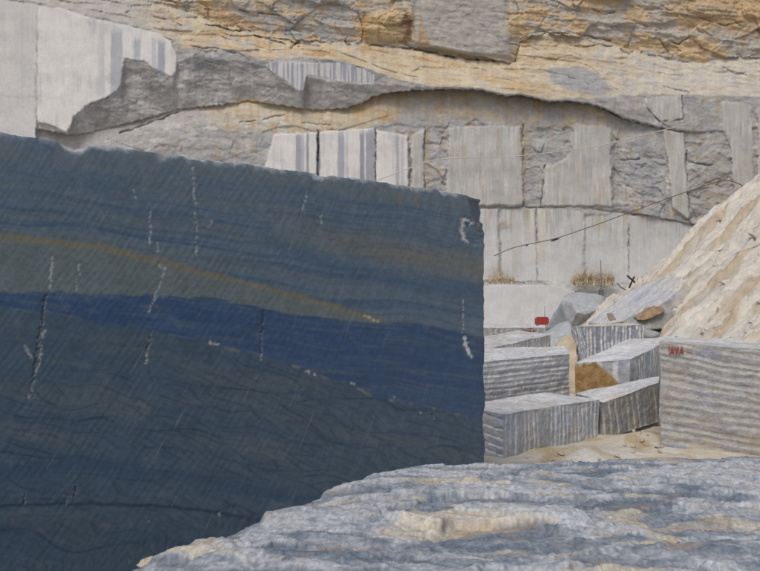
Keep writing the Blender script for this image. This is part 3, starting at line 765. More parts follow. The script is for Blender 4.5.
    for pts, r, kind in marks:
        a = np.array(pts, float)
        sel = (u > a[:, 0].min() - 12) & (u < a[:, 0].max() + 12) & (v > a[:, 1].min() - 12) & (v < a[:, 1].max() + 12)
        uu, vv = u[sel], v[sel]
        d = segdist(uu + 0.5 * jit[sel], vv + 0.5 * jit[sel], pts)
        brk = perlin(uu / 3.2, vv / 3.2, 440)
        m = sstep(r + 0.5, r * 0.2, d + (brk * 2.2 + 1.3 * perlin(uu / 1.4, vv / 1.8, 462) + 0.45 if kind in 'wh' else brk * 2.2 + 0.3))
        if kind == 'h':
            spk = sstep(0.05, 0.4, perlin(uu / 2.2, vv / 3.5, 442)) * sstep(r + 2.0, r * 0.6, d + 1.5 * perlin(uu / 2.5, vv / 2.5, 443))
            C[sel] = mixc(C[sel], chip * 0.7, spk * 0.3)
        C[sel] = mixc(C[sel], colr[kind], m * {'W': 0.85, 'w': 0.5, 'c': 0.75, 'o': 0.5, 'd': 0.6, 'p': 0.35, 'h': 0.5}[kind])
        if kind in 'hwc': D[sel] -= m * (0.016 if kind == 'h' else 0.008)
    # broken upper right corner: dark fresh facet
    cm = sstep(-1, 2, sdist(u + jit * 0.5, v + jit * 0.5, [(468, 198), (478, 200), (490, 206), (490, 222), (478, 224), (470, 214)]))
    C = mixc(C, (0.085, 0.10, 0.13), cm * 0.85)
    D = D - cm * (0.03 + 0.06 * sstep(466, 488, u))
    for poly in ([(458, 217), (470, 215), (482, 226), (486, 244), (474, 246), (462, 238)],):
        cm2 = sstep(-1, 3, sdist(u + jit, v + jit, poly))
        D = D - cm2 * 0.025 * (1 + facet(u / 7, v / 7, 450))
    C = C * np.array((1.12, 1.20, 1.24))
    P = np.stack([X + n[0] * D, Yb + n[1] * D, Zr], -1)
    V = [P.reshape(-1, 3)]; Cc = [C.reshape(-1, 3)]; Fc = [grid_faces(*S.shape)]
    off = P.shape[0] * P.shape[1]
    TH = 2.6
    def skirt(edge, ecol, flip, rough, col):
        nonlocal off
        ks = np.concatenate([[0], np.linspace(0.04, 1, 16) ** 1.3])
        m = len(edge)
        G = np.zeros((m, len(ks), 3)); H = np.zeros((m, len(ks), 3))
        for j, q in enumerate(ks):
            G[:, j] = edge - np.array((n[0], n[1], 0)) * TH * q
            nn = fbm(edge[:, 0] * 2 + edge[:, 2] * 1.3, np.full(m, q * 5.0), 4, 460)
            G[:, j] += rough[None, :] * (nn * min(1, q * 12))[:, None]
            H[:, j] = ecol if j == 0 else np.array(col)
        V.append(G.reshape(-1, 3)); Cc.append(H.reshape(-1, 3)); Fc.append(grid_faces(m, len(ks), flip) + off)
        off += m * len(ks)
        return G[:, -1]
    b1 = skirt(P[:, -1], C[:, -1], False, np.array((0, 0, 0.06)), (0.42, 0.42, 0.42))
    b2 = skirt(P[-1, :], C[-1, :], True, np.array((e[0], e[1], 0)) * 0.08, (0.25, 0.26, 0.27))
    b3 = skirt(P[0, :], C[0, :], False, np.array((e[0], e[1], 0)) * 0.05, (0.25, 0.26, 0.27))
    # back
    q = np.array([b3[0], b2[0], b2[-1], b3[-1]])
    V.append(q); Cc.append(np.ones((4, 3)) * 0.25); Fc.append(np.array([[0, 3, 2, 1]]) + off)
    mid = (P0 + P1) / 2
    o = link_mesh('blue_marble_block', np.concatenate(V), np.concatenate(Fc), M_BLUE, np.concatenate(Cc), None, True, (mid[0], mid[1], 0))
    tag(o, 'huge dark blue marble block, its sawn face crossed by a navy band', 'marble block')
build_blue_block()

# ------------------------------------------------------------------ the riven slab of rock in front
def build_slab():
    EDGE = [(-3.2, 1.6), (-2.2, 2.9), (-1.62, 4.05), (-1.42, 4.46), (-1.22, 4.80), (-0.96, 5.36), (-0.72, 5.80), (-0.50, 6.25), (-0.40, 6.42), (-0.22, 6.62), (-0.06, 7.0), (0.05, 7.12), (0.2, 7.28),
            (0.94, 7.5), (1.6, 7.6), (2.4, 7.75), (3.8, 7.93), (6.5, 8.1)]
    xs = np.concatenate([np.arange(-2.6, -1.7, 0.02), np.arange(-1.7, 4.1, 0.0075), np.arange(4.1, 6.4, 0.03)])
    t = np.concatenate([np.linspace(0, 0.25, 12)[:-1], np.linspace(0.25, 1, 250)])
    ye = curve(EDGE, xs) + 0.05 * fbm(xs * 2.2, 0 * xs, 4, 501) + 0.015 * perlin(xs * 14, 0 * xs, 502)
    X = np.repeat(xs[:, None], len(t), 1)
    y0 = np.minimum(1.8, ye - 0.7)
    Y = y0[:, None] + (ye - y0)[:, None] * t[None, :]
    # layers of split stone: heights step along bedding that crops out in long wavy bands across the view
    wy = Y + 0.16 * perlin(X / 1.1, Y / 0.9, 503) + 0.06 * perlin(X / 0.35, Y / 0.3, 504) + 0.02 * perlin(X / 0.1, Y / 0.1, 517)
    wx = X + 0.25 * perlin(X / 0.8 + 9, Y / 0.6, 505)
    f = 0.75 * fbm(wx / 1.2, wy / 0.75, 4, 506, 0.5)
    lay = f * 6.0
    fl = np.floor(lay); fr = lay - fl
    terr = (fl + sstep(0.72, 1.0, fr)) / 6.0
    H = 0.035 * terr + 0.012 * f + 0.012 * facet(wx / 0.60, wy / 0.42, 507) + 0.014 * facet(wx / 0.26, wy / 0.13, 508) + 0.006 * facet(wx / 0.085, wy / 0.05, 509) + 0.0025 * facet(X / 0.035, Y / 0.03, 518) + 0.003 * fbm(X * 22, Y * 16, 3, 510)
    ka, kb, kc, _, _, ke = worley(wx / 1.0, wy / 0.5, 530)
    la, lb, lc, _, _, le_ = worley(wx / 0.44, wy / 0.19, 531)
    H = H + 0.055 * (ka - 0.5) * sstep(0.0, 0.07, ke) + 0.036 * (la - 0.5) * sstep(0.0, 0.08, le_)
    de = (ye[:, None] - Y)
    edge_drop = 0.05 * np.exp(-np.clip(de, 0, 9) / 0.04) + 0.03 * np.exp(-np.clip(de, 0, 9) / 0.25)
    Z = 2.65 + H - edge_drop - 0.02 * (Y - 6)
    # colour
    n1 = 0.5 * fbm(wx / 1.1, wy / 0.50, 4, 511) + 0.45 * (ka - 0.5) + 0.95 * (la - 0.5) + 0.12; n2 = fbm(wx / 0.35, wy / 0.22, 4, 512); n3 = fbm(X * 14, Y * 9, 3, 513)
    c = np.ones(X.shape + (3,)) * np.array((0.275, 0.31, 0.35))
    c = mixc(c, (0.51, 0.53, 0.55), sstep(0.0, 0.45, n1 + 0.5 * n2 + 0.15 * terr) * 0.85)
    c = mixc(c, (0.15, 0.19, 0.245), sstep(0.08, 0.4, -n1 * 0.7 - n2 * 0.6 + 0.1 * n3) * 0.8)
    c = mixc(c, (0.19, 0.22, 0.29), sstep(0.70, 0.85, fr) * sstep(-0.3, 0.2, n2 + n3 * 0.4) * 0.6)      # fresh break at each layer edge
    cream = sstep(0.05, 0.35, fbm(wx / 1.0 + 3, wy / 0.45, 4, 514) + 0.35 * (lc - 0.5) + 0.55 * np.exp(-((Y - 5.2 - 0.05 * X) / 0.30) ** 2) * sstep(-0.8, 0.6, X) - 0.40)
    c = mixc(c, (0.58, 0.53, 0.42), cream * 0.8)
    c = mixc(c, (0.17, 0.20, 0.245), sstep(0.10, 0.02, le_) * sstep(-0.1, 0.3, fbm(X * 3, Y * 3, 2, 519)) * 0.5)     # darker lines along the flake borders
    c = c * (1 + 0.30 * fbm(X * 34, Y * 22, 2, 516))[..., None]
    c = mixc(c, (0.42, 0.30, 0.19), sstep(0.40, 0.7, fbm(wx / 0.5, wy / 0.16, 4, 515) + 0.25 * cream) * 0.4)
    c = mixc(c, (0.58, 0.60, 0.61), sstep(0.3, 0.6, n2 + 0.4 * n3) * 0.3)
    P = np.stack([X, Y, Z], -1)
    V = [P.reshape(-1, 3)]; C = [c.reshape(-1, 3)]; Fc = [grid_faces(*X.shape)]
    off = X.size
    # broken outer side down to the floor
    ks = np.linspace(0, 1, 40) ** 1.4
    m = len(xs)
    tx, ty = np.gradient(xs), np.gradient(curve(EDGE, xs))
    ln = np.sqrt(tx ** 2 + ty ** 2); nx, ny = -ty / ln, tx / ln
    G = np.zeros((m, len(ks), 3)); Hc = np.zeros((m, len(ks), 3))
    for j, q in enumerate(ks):
        out = (0.10 * facet(xs / 0.5, np.full(m, q * 6.0), 520) + 0.06 * fbm(xs * 3, np.full(m, q * 9.0), 3, 521)) * min(1, q * 14) - 0.12 * q
        G[:, j, 0] = xs + nx * out; G[:, j, 1] = ye + ny * out; G[:, j, 2] = lerp(P[:, -1, 2], -0.2, q)
        Hc[:, j] = c[:, -1] if j == 0 else lerp(np.array((0.25, 0.27, 0.31)), np.array((0.40, 0.38, 0.35)), sstep(-0.3, 0.5, fbm(xs * 2, np.full(m, q * 5.0), 3, 522))[:, None])
    V.append(G.reshape(-1, 3)); C.append(Hc.reshape(-1, 3)); Fc.append(grid_faces(m, len(ks)) + off)
    off += m * len(ks)
    # near end and right end, plain broken stone
    for edge, flip in ((P[:, 0], True), (P[-1, :], True), (P[0, :], False)):
        lo = edge.copy(); lo[:, 2] = -0.2
        Q = np.stack([edge, lo], 1)
        V.append(Q.reshape(-1, 3)); C.append(np.ones((len(edge) * 2, 3)) * np.array((0.3, 0.31, 0.33))); Fc.append(grid_faces(len(edge), 2, not flip) + off)
        off += len(edge) * 2
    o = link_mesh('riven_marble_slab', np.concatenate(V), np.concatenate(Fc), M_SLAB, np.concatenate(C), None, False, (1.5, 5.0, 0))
    tag(o, 'broad blue and white riven marble slab with rough layered top and cream streaks', 'rock slab')
    def top_at(x, y):
        i = int(np.argmin(np.abs(xs - x))); j = int(np.argmin(np.abs(Y[i] - y)))
        return P[i, j]
    return top_at
slab_top = build_slab()

# ------------------------------------------------------------------ drilled blocks
def n3(P, s, seed):
    return np.stack([perlin(P[..., 0] * s + 3.1 * k + P[..., 2] * s * 0.7, P[..., 1] * s + P[..., 2] * s * 1.1 - 5.3 * k, seed + k) for k in range(3)], -1)

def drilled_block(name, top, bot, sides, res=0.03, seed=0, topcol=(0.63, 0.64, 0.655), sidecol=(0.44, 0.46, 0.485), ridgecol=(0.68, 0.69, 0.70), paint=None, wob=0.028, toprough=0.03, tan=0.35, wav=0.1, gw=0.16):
    """top: four corners (x, y, z) anticlockwise seen from above; bot: z of the underside; sides: per side (direction, spacing, depth)"""
    top = [np.array(p, float) for p in top]
    bz = bot if isinstance(bot, (list, tuple)) else [bot] * 4
    low = []
    cen = sum(top) / 4
    for k in range(4):
        p = top[k].copy(); p[2] = bz[k]; low.append(p)
    V, C, Fc, off = [], [], [], 0
    def patch(a, b, c, d, kind, spacing, depth, idx):
        nonlocal off
        L1, L2 = np.linalg.norm(b - a), np.linalg.norm(d - a)
        nu, nv = max(6, int(L1 / res)), max(6, int(L2 / res))
        s, t = np.meshgrid(np.linspace(0, 1, nu), np.linspace(0, 1, nv), indexing='ij')
        P = (a * ((1 - s) * (1 - t))[..., None] + b * (s * (1 - t))[..., None] + c * (s * t)[..., None] + d * ((1 - s) * t)[..., None])
        nrm = np.cross(b - a, d - a); nrm = nrm / np.linalg.norm(nrm)
        A, B = s * L1, t * L2
        ed = np.minimum(np.minimum(A, L1 - A), np.minimum(B, L2 - B))
        fade = sstep(0, 0.05, ed)
        sd = seed * 31 + idx * 7
        nz = fbm(A * 0.8, B * 0.8, 4, sd); nf = fbm(A * 4, B * 4, 3, sd + 1)
        if kind is None:
            h = toprough * (nz + 0.8 * facet(A * 1.3, B * 2.0, sd + 2) + 0.4 * nf)
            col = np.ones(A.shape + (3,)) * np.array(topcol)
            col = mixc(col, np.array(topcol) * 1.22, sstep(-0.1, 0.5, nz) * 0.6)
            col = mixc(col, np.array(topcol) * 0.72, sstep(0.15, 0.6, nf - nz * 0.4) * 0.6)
            col = mixc(col, (0.52, 0.46, 0.35), sstep(0.2, 0.6, fbm(A * 0.6 + 4, B * 0.6, 3, sd + 3)) * tan)
        else:
            if kind == 'v': g, o_ = A, B
            elif kind == 'h': g, o_ = B, A
            elif kind < 0: g, o_ = A - kind * B, B                    # upright grooves that lean
            else: g, o_ = B + kind * A, A                             # slanting courses
            g = g + wav * spacing * (0.16 * perlin(g / spacing * 0.25, o_ * 0.25, sd + 4) + 0.08 * perlin(g / spacing, o_ * 2.5, sd + 5))
            ph = g / spacing; ci = np.floor(ph); x = (ph - ci - 0.5 + 0.25 * (_h(ci, ci * 0 + 9, sd + 14) - 0.5)) / gw
            amp = 0.45 + 0.75 * _h(ci, ci * 0 + 3, sd + 6)
            gone = sstep(-0.15, -0.4, perlin(o_ * 0.9 + ci * 7.7, ci * 3.1, sd + 7) + 0.12)
            prof = np.sqrt(np.clip(1 - x * x, 0, 1))
            h = -0.55 * depth * prof * amp * (1 - 0.8 * gone) + 0.22 * depth * nf + 0.28 * depth * facet(A * 4, B * 4, sd + 8) + 0.2 * depth * facet(A * 10, B * 9, sd + 16) + 0.025 * nz
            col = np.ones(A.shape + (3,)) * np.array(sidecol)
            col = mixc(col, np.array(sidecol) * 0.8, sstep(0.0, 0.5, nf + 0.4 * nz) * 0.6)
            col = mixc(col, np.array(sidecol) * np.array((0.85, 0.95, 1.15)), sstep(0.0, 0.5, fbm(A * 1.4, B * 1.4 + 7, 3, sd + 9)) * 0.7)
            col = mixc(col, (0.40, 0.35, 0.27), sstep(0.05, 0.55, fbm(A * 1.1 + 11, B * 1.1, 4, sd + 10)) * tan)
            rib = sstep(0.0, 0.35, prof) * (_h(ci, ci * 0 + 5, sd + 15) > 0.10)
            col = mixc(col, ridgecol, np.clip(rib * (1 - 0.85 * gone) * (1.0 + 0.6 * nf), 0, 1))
        if paint: col = paint(idx, s, t, A, B, col, nf)
        P = P + n3(P, 0.9, seed + 50) * wob + n3(P, 3.5, seed + 60) * wob * 0.15
        P = P + nrm * (h * fade)[..., None]
        V.append(P.reshape(-1, 3)); C.append(col.reshape(-1, 3)); Fc.append(grid_faces(nu, nv) + off); off += nu * nv
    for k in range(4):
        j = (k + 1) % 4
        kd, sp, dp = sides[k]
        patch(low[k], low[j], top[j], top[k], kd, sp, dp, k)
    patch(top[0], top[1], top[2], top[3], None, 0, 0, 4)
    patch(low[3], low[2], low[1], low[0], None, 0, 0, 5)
    o = link_mesh(name, np.concatenate(V), np.concatenate(Fc), M_BLOCK, np.concatenate(C), None, False, (cen[0], cen[1], min(bz)))
    return o

def paint_strokes(parent, strokes, mat, width=0.045, lift=0.03):
    """flat brush strokes on a face; strokes in world space: list of polylines with the face normal"""
    bm = bmesh.new()
    for pts, nrm in strokes:
        nrm = Vector(nrm).normalized()
        for a, b in zip(pts[:-1], pts[1:]):
            a, b = Vector(a) + nrm * lift, Vector(b) + nrm * lift
            d = (b - a).normalized(); sd = d.cross(nrm) * width / 2
            vs_ = [bm.verts.new(q) for q in (a - sd, a + sd, b + sd * 0.7, b - sd * 0.7)]
            vt = [bm.verts.new(q.co - nrm * (lift + 0.05)) for q in vs_]
            bm.faces.new(vs_)
            for i in range(4): bm.faces.new((vs_[i], vt[i], vt[(i + 1) % 4], vs_[(i + 1) % 4]))
    me = bpy.data.meshes.new('paint_mark'); bm.to_mesh(me); bm.free(); me.materials.append(mat)
    o = bpy.data.objects.new('paint_mark', me); COL.objects.link(o); o.parent = parent
    o.matrix_parent_inverse = parent.matrix_basis.inverted()
    o['label'] = 'red brushed letters'
    return o

GROUP = 'drilled marble blocks waiting on the quarry floor'
# low block beside the blue block
bA = drilled_block('drilled_block', [(3.09, 19.94, 1.05), (6.22, 22.74, 1.01), (5.02, 24.08, 1.03), (1.89, 21.28, 1.05)], -0.15,
                   [('v', 0.185, 0.045), ('v', 0.2, 0.05), ('v', 0.2, 0.05), (0.1, 0.22, 0.05)], 0.024, 1)
tag(bA, 'low grey block with closely drilled upright grooves, touching the sand heap', 'stone block', GROUP)
# tilted block right of it, shade of its down-turned front painted into the side colour
bB = drilled_block('drilled_block', [(6.33, 22.72, 0.93), (8.53, 24.5, 1.28), (9.0, 25.8, 1.32), (5.95, 24.35, 0.98)], [-0.15, 0.1, 0.1, -0.15],
                   [(-0.18, 0.29, 0.04), ('v', 0.3, 0.05), ('v', 0.3, 0.05), ('v', 0.3, 0.05)], 0.026, 2, sidecol=(0.36, 0.355, 0.345), ridgecol=(0.58, 0.58, 0.57))
tag(bB, 'low tilted block with brown-grey side and few widely spaced drill grooves', 'stone block', GROUP)
# tall block with flat courses, behind the low one
bD = drilled_block('drilled_block', [(2.4, 22.65, 2.04), (6.12, 25.9, 2.03), (6.75, 28.9, 2.05), (2.9, 27.6, 2.08)], -0.15,
                   [('h', 0.155, 0.045), ('v', 0.25, 0.03), ('v', 0.25, 0.05), ('v', 0.25, 0.05)], 0.028, 3, gw=0.26, ridgecol=(0.80, 0.80, 0.80), sidecol=(0.46, 0.465, 0.47))
tag(bD, 'block with level white grooves across its face, behind the low grooved block', 'stone block', GROUP)
# block with the rust-brown clay face
def brown(idx, s, t, A, B, col, nf):
    if idx == 0:
        edge = 0.97 - 0.42 * sstep(0.3, 1.0, s) ** 1.3 + 0.05 * nf
        m = sstep(0.03, -0.03, t - edge) * sstep(1.0, 0.9, s)
        cc = np.ones(col.shape) * np.array((0.40, 0.27, 0.13))
        cc = mixc(cc, (0.29, 0.165, 0.065), sstep(-0.2, 0.3, nf + 0.5 * fbm(A * 7, B * 5, 3, 79)) * 0.8)
        cc = mixc(cc, (0.50, 0.40, 0.26), sstep(0.25, 0.5, perlin(A * 9, B * 1.5, 77)) * sstep(0.75, 0.45, t) * 0.6)
        return mixc(col, cc, m)
    return col
bC = drilled_block('drilled_block', [(6.38, 26.15, 1.72), (8.03, 25.72, 1.86), (11.0, 29.6, 2.38), (9.35, 30.1, 2.22)], -0.15,
                   [('v', 0.5, 0.015), ('v', 0.26, 0.05), ('v', 0.3, 0.05), ('v', 0.3, 0.05)], 0.03, 4, paint=brown, tan=0.2)
tag(bC, 'tilted block with a rust-brown clay stained end', 'stone block', GROUP)
# block with striped white face further back
bE = drilled_block('drilled_block', [(8.46, 33.0, 2.55), (11.6, 35.2, 2.52), (11.2, 37.6, 2.5), (8.40, 35.2, 2.45)], -0.15,
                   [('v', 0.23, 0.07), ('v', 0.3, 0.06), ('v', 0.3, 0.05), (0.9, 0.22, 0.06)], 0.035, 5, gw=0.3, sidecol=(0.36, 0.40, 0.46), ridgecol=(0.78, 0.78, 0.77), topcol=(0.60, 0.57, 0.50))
tag(bE, 'block with broad blue and white upright stripes, below the leaning slab', 'stone block', GROUP)
# long sloping block behind the flat-coursed one
bF = drilled_block('drilled_block', [(2.5, 29.3, 1.62), (6.95, 32.6, 2.24), (6.0, 35.0, 2.3), (1.6, 31.8, 1.7)], -0.15,
                   [('v', 0.17, 0.05), ('v', 0.2, 0.05), ('v', 0.2, 0.05), ('v', 0.2, 0.05)], 0.034, 6, gw=0.25, sidecol=(0.44, 0.45, 0.46), ridgecol=(0.55, 0.55, 0.55), topcol=(0.56, 0.57, 0.58))
tag(bF, 'long pale dusty block sloping up beside the striped block', 'stone block', GROUP)
bG = drilled_block('drilled_block', [(3.2, 40.2, 2.08), (8.5, 41.2, 2.10), (8.3, 44.0, 2.1), (3.0, 43.2, 2.1)], -0.15,
                   [(None, 0.3, 0.07) if False else ('v', 0.32, 0.08), ('v', 0.3, 0.06), ('v', 0.3, 0.05), ('v', 0.3, 0.05)], 0.045, 7, gw=0.25, sidecol=(0.38, 0.37, 0.355), ridgecol=(0.52, 0.51, 0.50))
tag(bG, 'upright grooved block with red painted letters, in front of the red machine', 'stone block', GROUP)
# high rough block by the slab edge
def rough_r(idx, s, t, A, B, col, nf):
    col = mixc(col, (0.40, 0.35, 0.265), sstep(0.45, 0.05, t) * sstep(-0.3, 0.3, fbm(A * 1.5, B * 5, 3, 78)) * 0.55)
    return col
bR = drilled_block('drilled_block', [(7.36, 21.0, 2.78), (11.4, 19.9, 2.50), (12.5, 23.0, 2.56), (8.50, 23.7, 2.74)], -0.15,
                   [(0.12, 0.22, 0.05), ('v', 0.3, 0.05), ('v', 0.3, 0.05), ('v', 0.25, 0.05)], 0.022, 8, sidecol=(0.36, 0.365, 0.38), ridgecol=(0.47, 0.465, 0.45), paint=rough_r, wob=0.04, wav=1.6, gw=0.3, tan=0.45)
tag(bR, 'tall rough block with sagging horizontal ridges and red letters at its top corner', 'stone block', GROUP)

# red brush letters: three leaning strokes joined like "AVA"
def letters(block, origin, ex, ez, nrm, w, h, pattern):
    o = np.array(origin, float); ex = np.array(ex, float); ez = np.array(ez, float)
    strokes = []
    for pl in pattern:
        strokes.append(([tuple(o + ex * w * a + ez * h * b) for a, b in pl], nrm))
    paint_strokes(block, strokes, M_REDPAINT, w * 0.065)
A_ = [[(0.0, 1.0), (0.06, 0.0)], [(0.10, 0.0), (0.24, 0.95), (0.36, 0.05)], [(0.14, 0.35), (0.34, 0.35)], [(0.42, 0.9), (0.50, 0.05), (0.62, 0.95), (0.66, 0.05)], [(0.74, 0.0), (0.88, 0.95), (1.0, 0.05)], [(0.78, 0.35), (0.96, 0.35)]]
letters(bR, (7.55, 20.93, 2.44), (0.961, -0.277, 0.04), (0.03, 0, 1), (-0.277, -0.961, 0), 0.36, 0.22, A_)
letters(bG, (7.35, 40.93, 1.68), (0.983, 0.185, 0), (0, 0, 1), (0.185, -0.983, 0), 0.62, 0.32, A_)

# ------------------------------------------------------------------ broken stones
def hull_rock(name, pts, seed, amp, cuts, colfun, mat=M_BLOCK, chips=0.0):
    bm = bmesh.new()
    for p in pts: bm.verts.new(p)
    r = bmesh.ops.convex_hull(bm, input=bm.verts)
    junk = [g for g in r.get('geom_interior', []) if isinstance(g, bmesh.types.BMVert)]
    bmesh.ops.delete(bm, geom=list(set(junk)), context='VERTS')
    bmesh.ops.triangulate(bm, faces=bm.faces)
    for _ in range(cuts):
        bmesh.ops.subdivide_edges(bm, edges=bm.edges, cuts=1, use_grid_fill=True)
    bm.normal_update()
    bm.verts.ensure_lookup_table()
    P = np.array([v.co[:] for v in bm.verts]); N = np.array([v.normal[:] for v in bm.verts])
    size = np.ptp(P, axis=0).max()
    k = 3.0 / size
    h = fbm(P[:, 0] * k + P[:, 2] * k * 0.6, P[:, 1] * k + P[:, 2] * k, 4, seed) * 0.6 + facet(P[:, 0] * k * 1.6 + P[:, 2] * k, P[:, 1] * k * 1.6 - P[:, 2] * k, seed + 1)
    P = P + N * (h * amp * size)[:, None]
    for v, p in zip(bm.verts, P): v.co = p
    base = (P[:, 0].mean(), P[:, 1].mean(), P[:, 2].min())
    fs = np.array([[v.index for v in f.verts] for f in bm.faces if len(f.verts) == 3])
    bm.free()
    col = colfun(P, N, h)
    return link_mesh(name, P, fs, mat, col, None, cuts > 3, base)

def simple_col(base, alt, seed, up=None):
    def f(P, N, h):
        c = np.ones(P.shape) * np.array(base)
        k = 2.5 / max(np.ptp(P, axis=0).max(), 1e-6)
        c = mixc(c, alt, sstep(-0.1, 0.5, fbm(P[:, 0] * k * 2 + P[:, 2] * k, P[:, 1] * k * 2 + P[:, 2] * k * 2, 4, seed)) * 0.8)
        return c
    return f

def on_pile(u, v, off=0.0):
    a, b = (u - CX) / F, (v - CY) / F
    y = (EYE + 0.83 * 11.8 - 2.2 + 0.15 * 45 - off) / (0.83 * a + 0.15 + b)
    return np.array((a * y, y, EYE - b * y))

NP = np.array((-0.83, -0.15, 1.0)); NP = NP / np.linalg.norm(NP)
outline = [(588, 323), (597, 319), (608, 312), (620, 301), (632, 291), (642, 284), (655, 279), (668, 277), (680, 277.5), (684, 281), (679, 289), (670, 298), (660, 304), (648, 310), (640, 317), (626, 321), (605, 324)]
top_pts = [on_pile(u, v, 0.75) for u, v in outline]
pts = [tuple(p) for p in top_pts] + [tuple(p - NP * 0.55) for p in top_pts]
def lean_col(P, N, h):
    c = np.ones(P.shape) * np.array((0.60, 0.60, 0.615))
    k = 0.7
    c = mixc(c, (0.66, 0.62, 0.53), sstep(-0.2, 0.4, fbm(P[:, 0] * k + 2, P[:, 2] * k * 1.5, 4, 601)) * 0.8)
    c = mixc(c, (0.42, 0.46, 0.54), sstep(0.0, 0.5, fbm(P[:, 0] * 1.1 - P[:, 2] * 0.9, P[:, 1] * 2.5, 4, 602)) * 0.8)
    return c
ls = hull_rock('leaning_slab', pts, 61, 0.012, 4, lean_col)
tag(ls, 'pale bluish-white slab lying tilted on the sand slope', 'stone slab')
# grey offcut and brown stone tucked below it
q = [at(632, 323, 37.5), at(650, 313, 37.5), at(677, 311, 38.2), at(681, 328, 37.8), at(648, 330, 37.0), at(625, 327, 37.4)]
pts = [tuple(p) for p in q] + [tuple(p + np.array((0.2, 1.3, 0.15))) for p in q]
o = hull_rock('stone_offcut', pts, 62, 0.012, 3, simple_col((0.36, 0.37, 0.365), (0.44, 0.42, 0.37), 603))
tag(o, 'flat grey wedge of stone under the brown chunk', 'stone')
q = [at(637, 320, 37.2), at(648, 312, 37.3), at(657, 308, 37.6), at(666, 310, 37.6), at(660, 314, 37.3), at(646, 320, 37.0)]
pts = [tuple(p) for p in q] + [tuple(p + np.array((0.1, 0.8, 0.1))) for p in q]
o = hull_rock('brown_stone', pts, 63, 0.04, 3, simple_col((0.38, 0.28, 0.18), (0.28, 0.19, 0.12), 604))
tag(o, 'brown broken stone resting against the tilted pale slab', 'stone')
q = [at(608, 316, 38.6), at(613, 315, 38.6), at(616, 320, 38.4), at(610, 321, 38.4)]
pts = [tuple(p) for p in q] + [tuple(p + np.array((0.05, 0.4, 0.1))) for p in q]
o = hull_rock('brown_stone', pts, 64, 0.05, 2, simple_col((0.34, 0.27, 0.20), (0.26, 0.19, 0.13), 605))
tag(o, 'small brown stone at the foot of the tilted pale slab', 'stone')
q = [at(622, 329, 36.2), at(655, 336, 35.8), at(661, 333, 36.6), at(640, 326, 37.0), at(624, 325, 36.8)]
pts = [tuple(p) for p in q] + [tuple(p + np.array((0.0, 0.3, -0.9))) for p in q]
o = hull_rock('stone_offcut', pts, 65, 0.015, 3, simple_col((0.36, 0.37, 0.38), (0.47, 0.47, 0.46), 606))
tag(o, 'thin grey shard lying between the striped block and the clay stained one', 'stone')
# pale boulder, shade painted into the colour of its downward faces
q = [at(562, 300, 46), at(566, 293, 46.5), at(572, 302, 45.0), at(577, 313, 44.6), at(585, 315, 44.8), at(600, 309, 45.4), at(606, 300, 47), at(600, 295, 49), at(580, 294, 49.5), at(566, 321, 46), at(576, 323, 45.6), at(598, 322, 47), at(560, 318, 47)]
pts = [tuple(p) for p in q] + [(10.2, 49.5, 1.5), (13.0, 50.0, 1.2), (10.6, 45.8, 1.2), (12.6, 47.6, 1.0)]
def boul(P, N, h):
    c = np.ones(P.shape) * np.array((0.47, 0.50, 0.53))
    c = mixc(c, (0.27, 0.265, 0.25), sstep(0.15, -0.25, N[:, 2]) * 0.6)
    return mixc(c, (0.40, 0.39, 0.36), sstep(0, 0.5, fbm(P[:, 0], P[:, 2] * 2, 3, 607)) * 0.6)
o = hull_rock('boulder', pts, 66, 0.02, 3, boul)
tag(o, 'angular pale blue boulder with a pointed corner, behind the striped block', 'boulder')
# dusty block and its cream sanded end beside the striped block
q = [at(545, 336, 37.0), at(560, 327, 37.4), at(571, 322, 38), at(574, 330, 36.6), at(560, 345, 35.6), at(548, 346, 36.2)]
pts = [tuple(p) for p in q] + [tuple(p + np.array((0.3, 2.2, 0.0))) for p in q] + [(7.0, 36.2, -0.1), (8.2, 35.6, -0.1), (8.6, 38.2, -0.1), (7.4, 38.6, -0.1)]
o = hull_rock('boulder', pts, 67, 0.02, 3, simple_col((0.47, 0.50, 0.52), (0.40, 0.42, 0.43), 608))
tag(o, 'dusty blue-grey boulder between the long pale block and striped block', 'boulder')
q = [at(556, 346, 34.3), at(566, 337, 34.6), at(573, 336, 34.9), at(577, 345, 34.3), at(577, 362, 33.6), at(560, 362, 33.6)]
pts = [tuple(p) for p in q] + [tuple(p + np.array((0.1, 0.7, 0.0))) for p in q] + [(7.3, 33.2, -0.1), (8.3, 33.2, -0.1), (8.4, 34.6, -0.1), (7.5, 34.8, -0.1)]
o = hull_rock('boulder', pts, 68, 0.03, 3, simple_col((0.62, 0.55, 0.42), (0.50, 0.42, 0.29), 609), M_SAND)
tag(o, 'cream sand coated boulder against the end of the striped block', 'boulder')

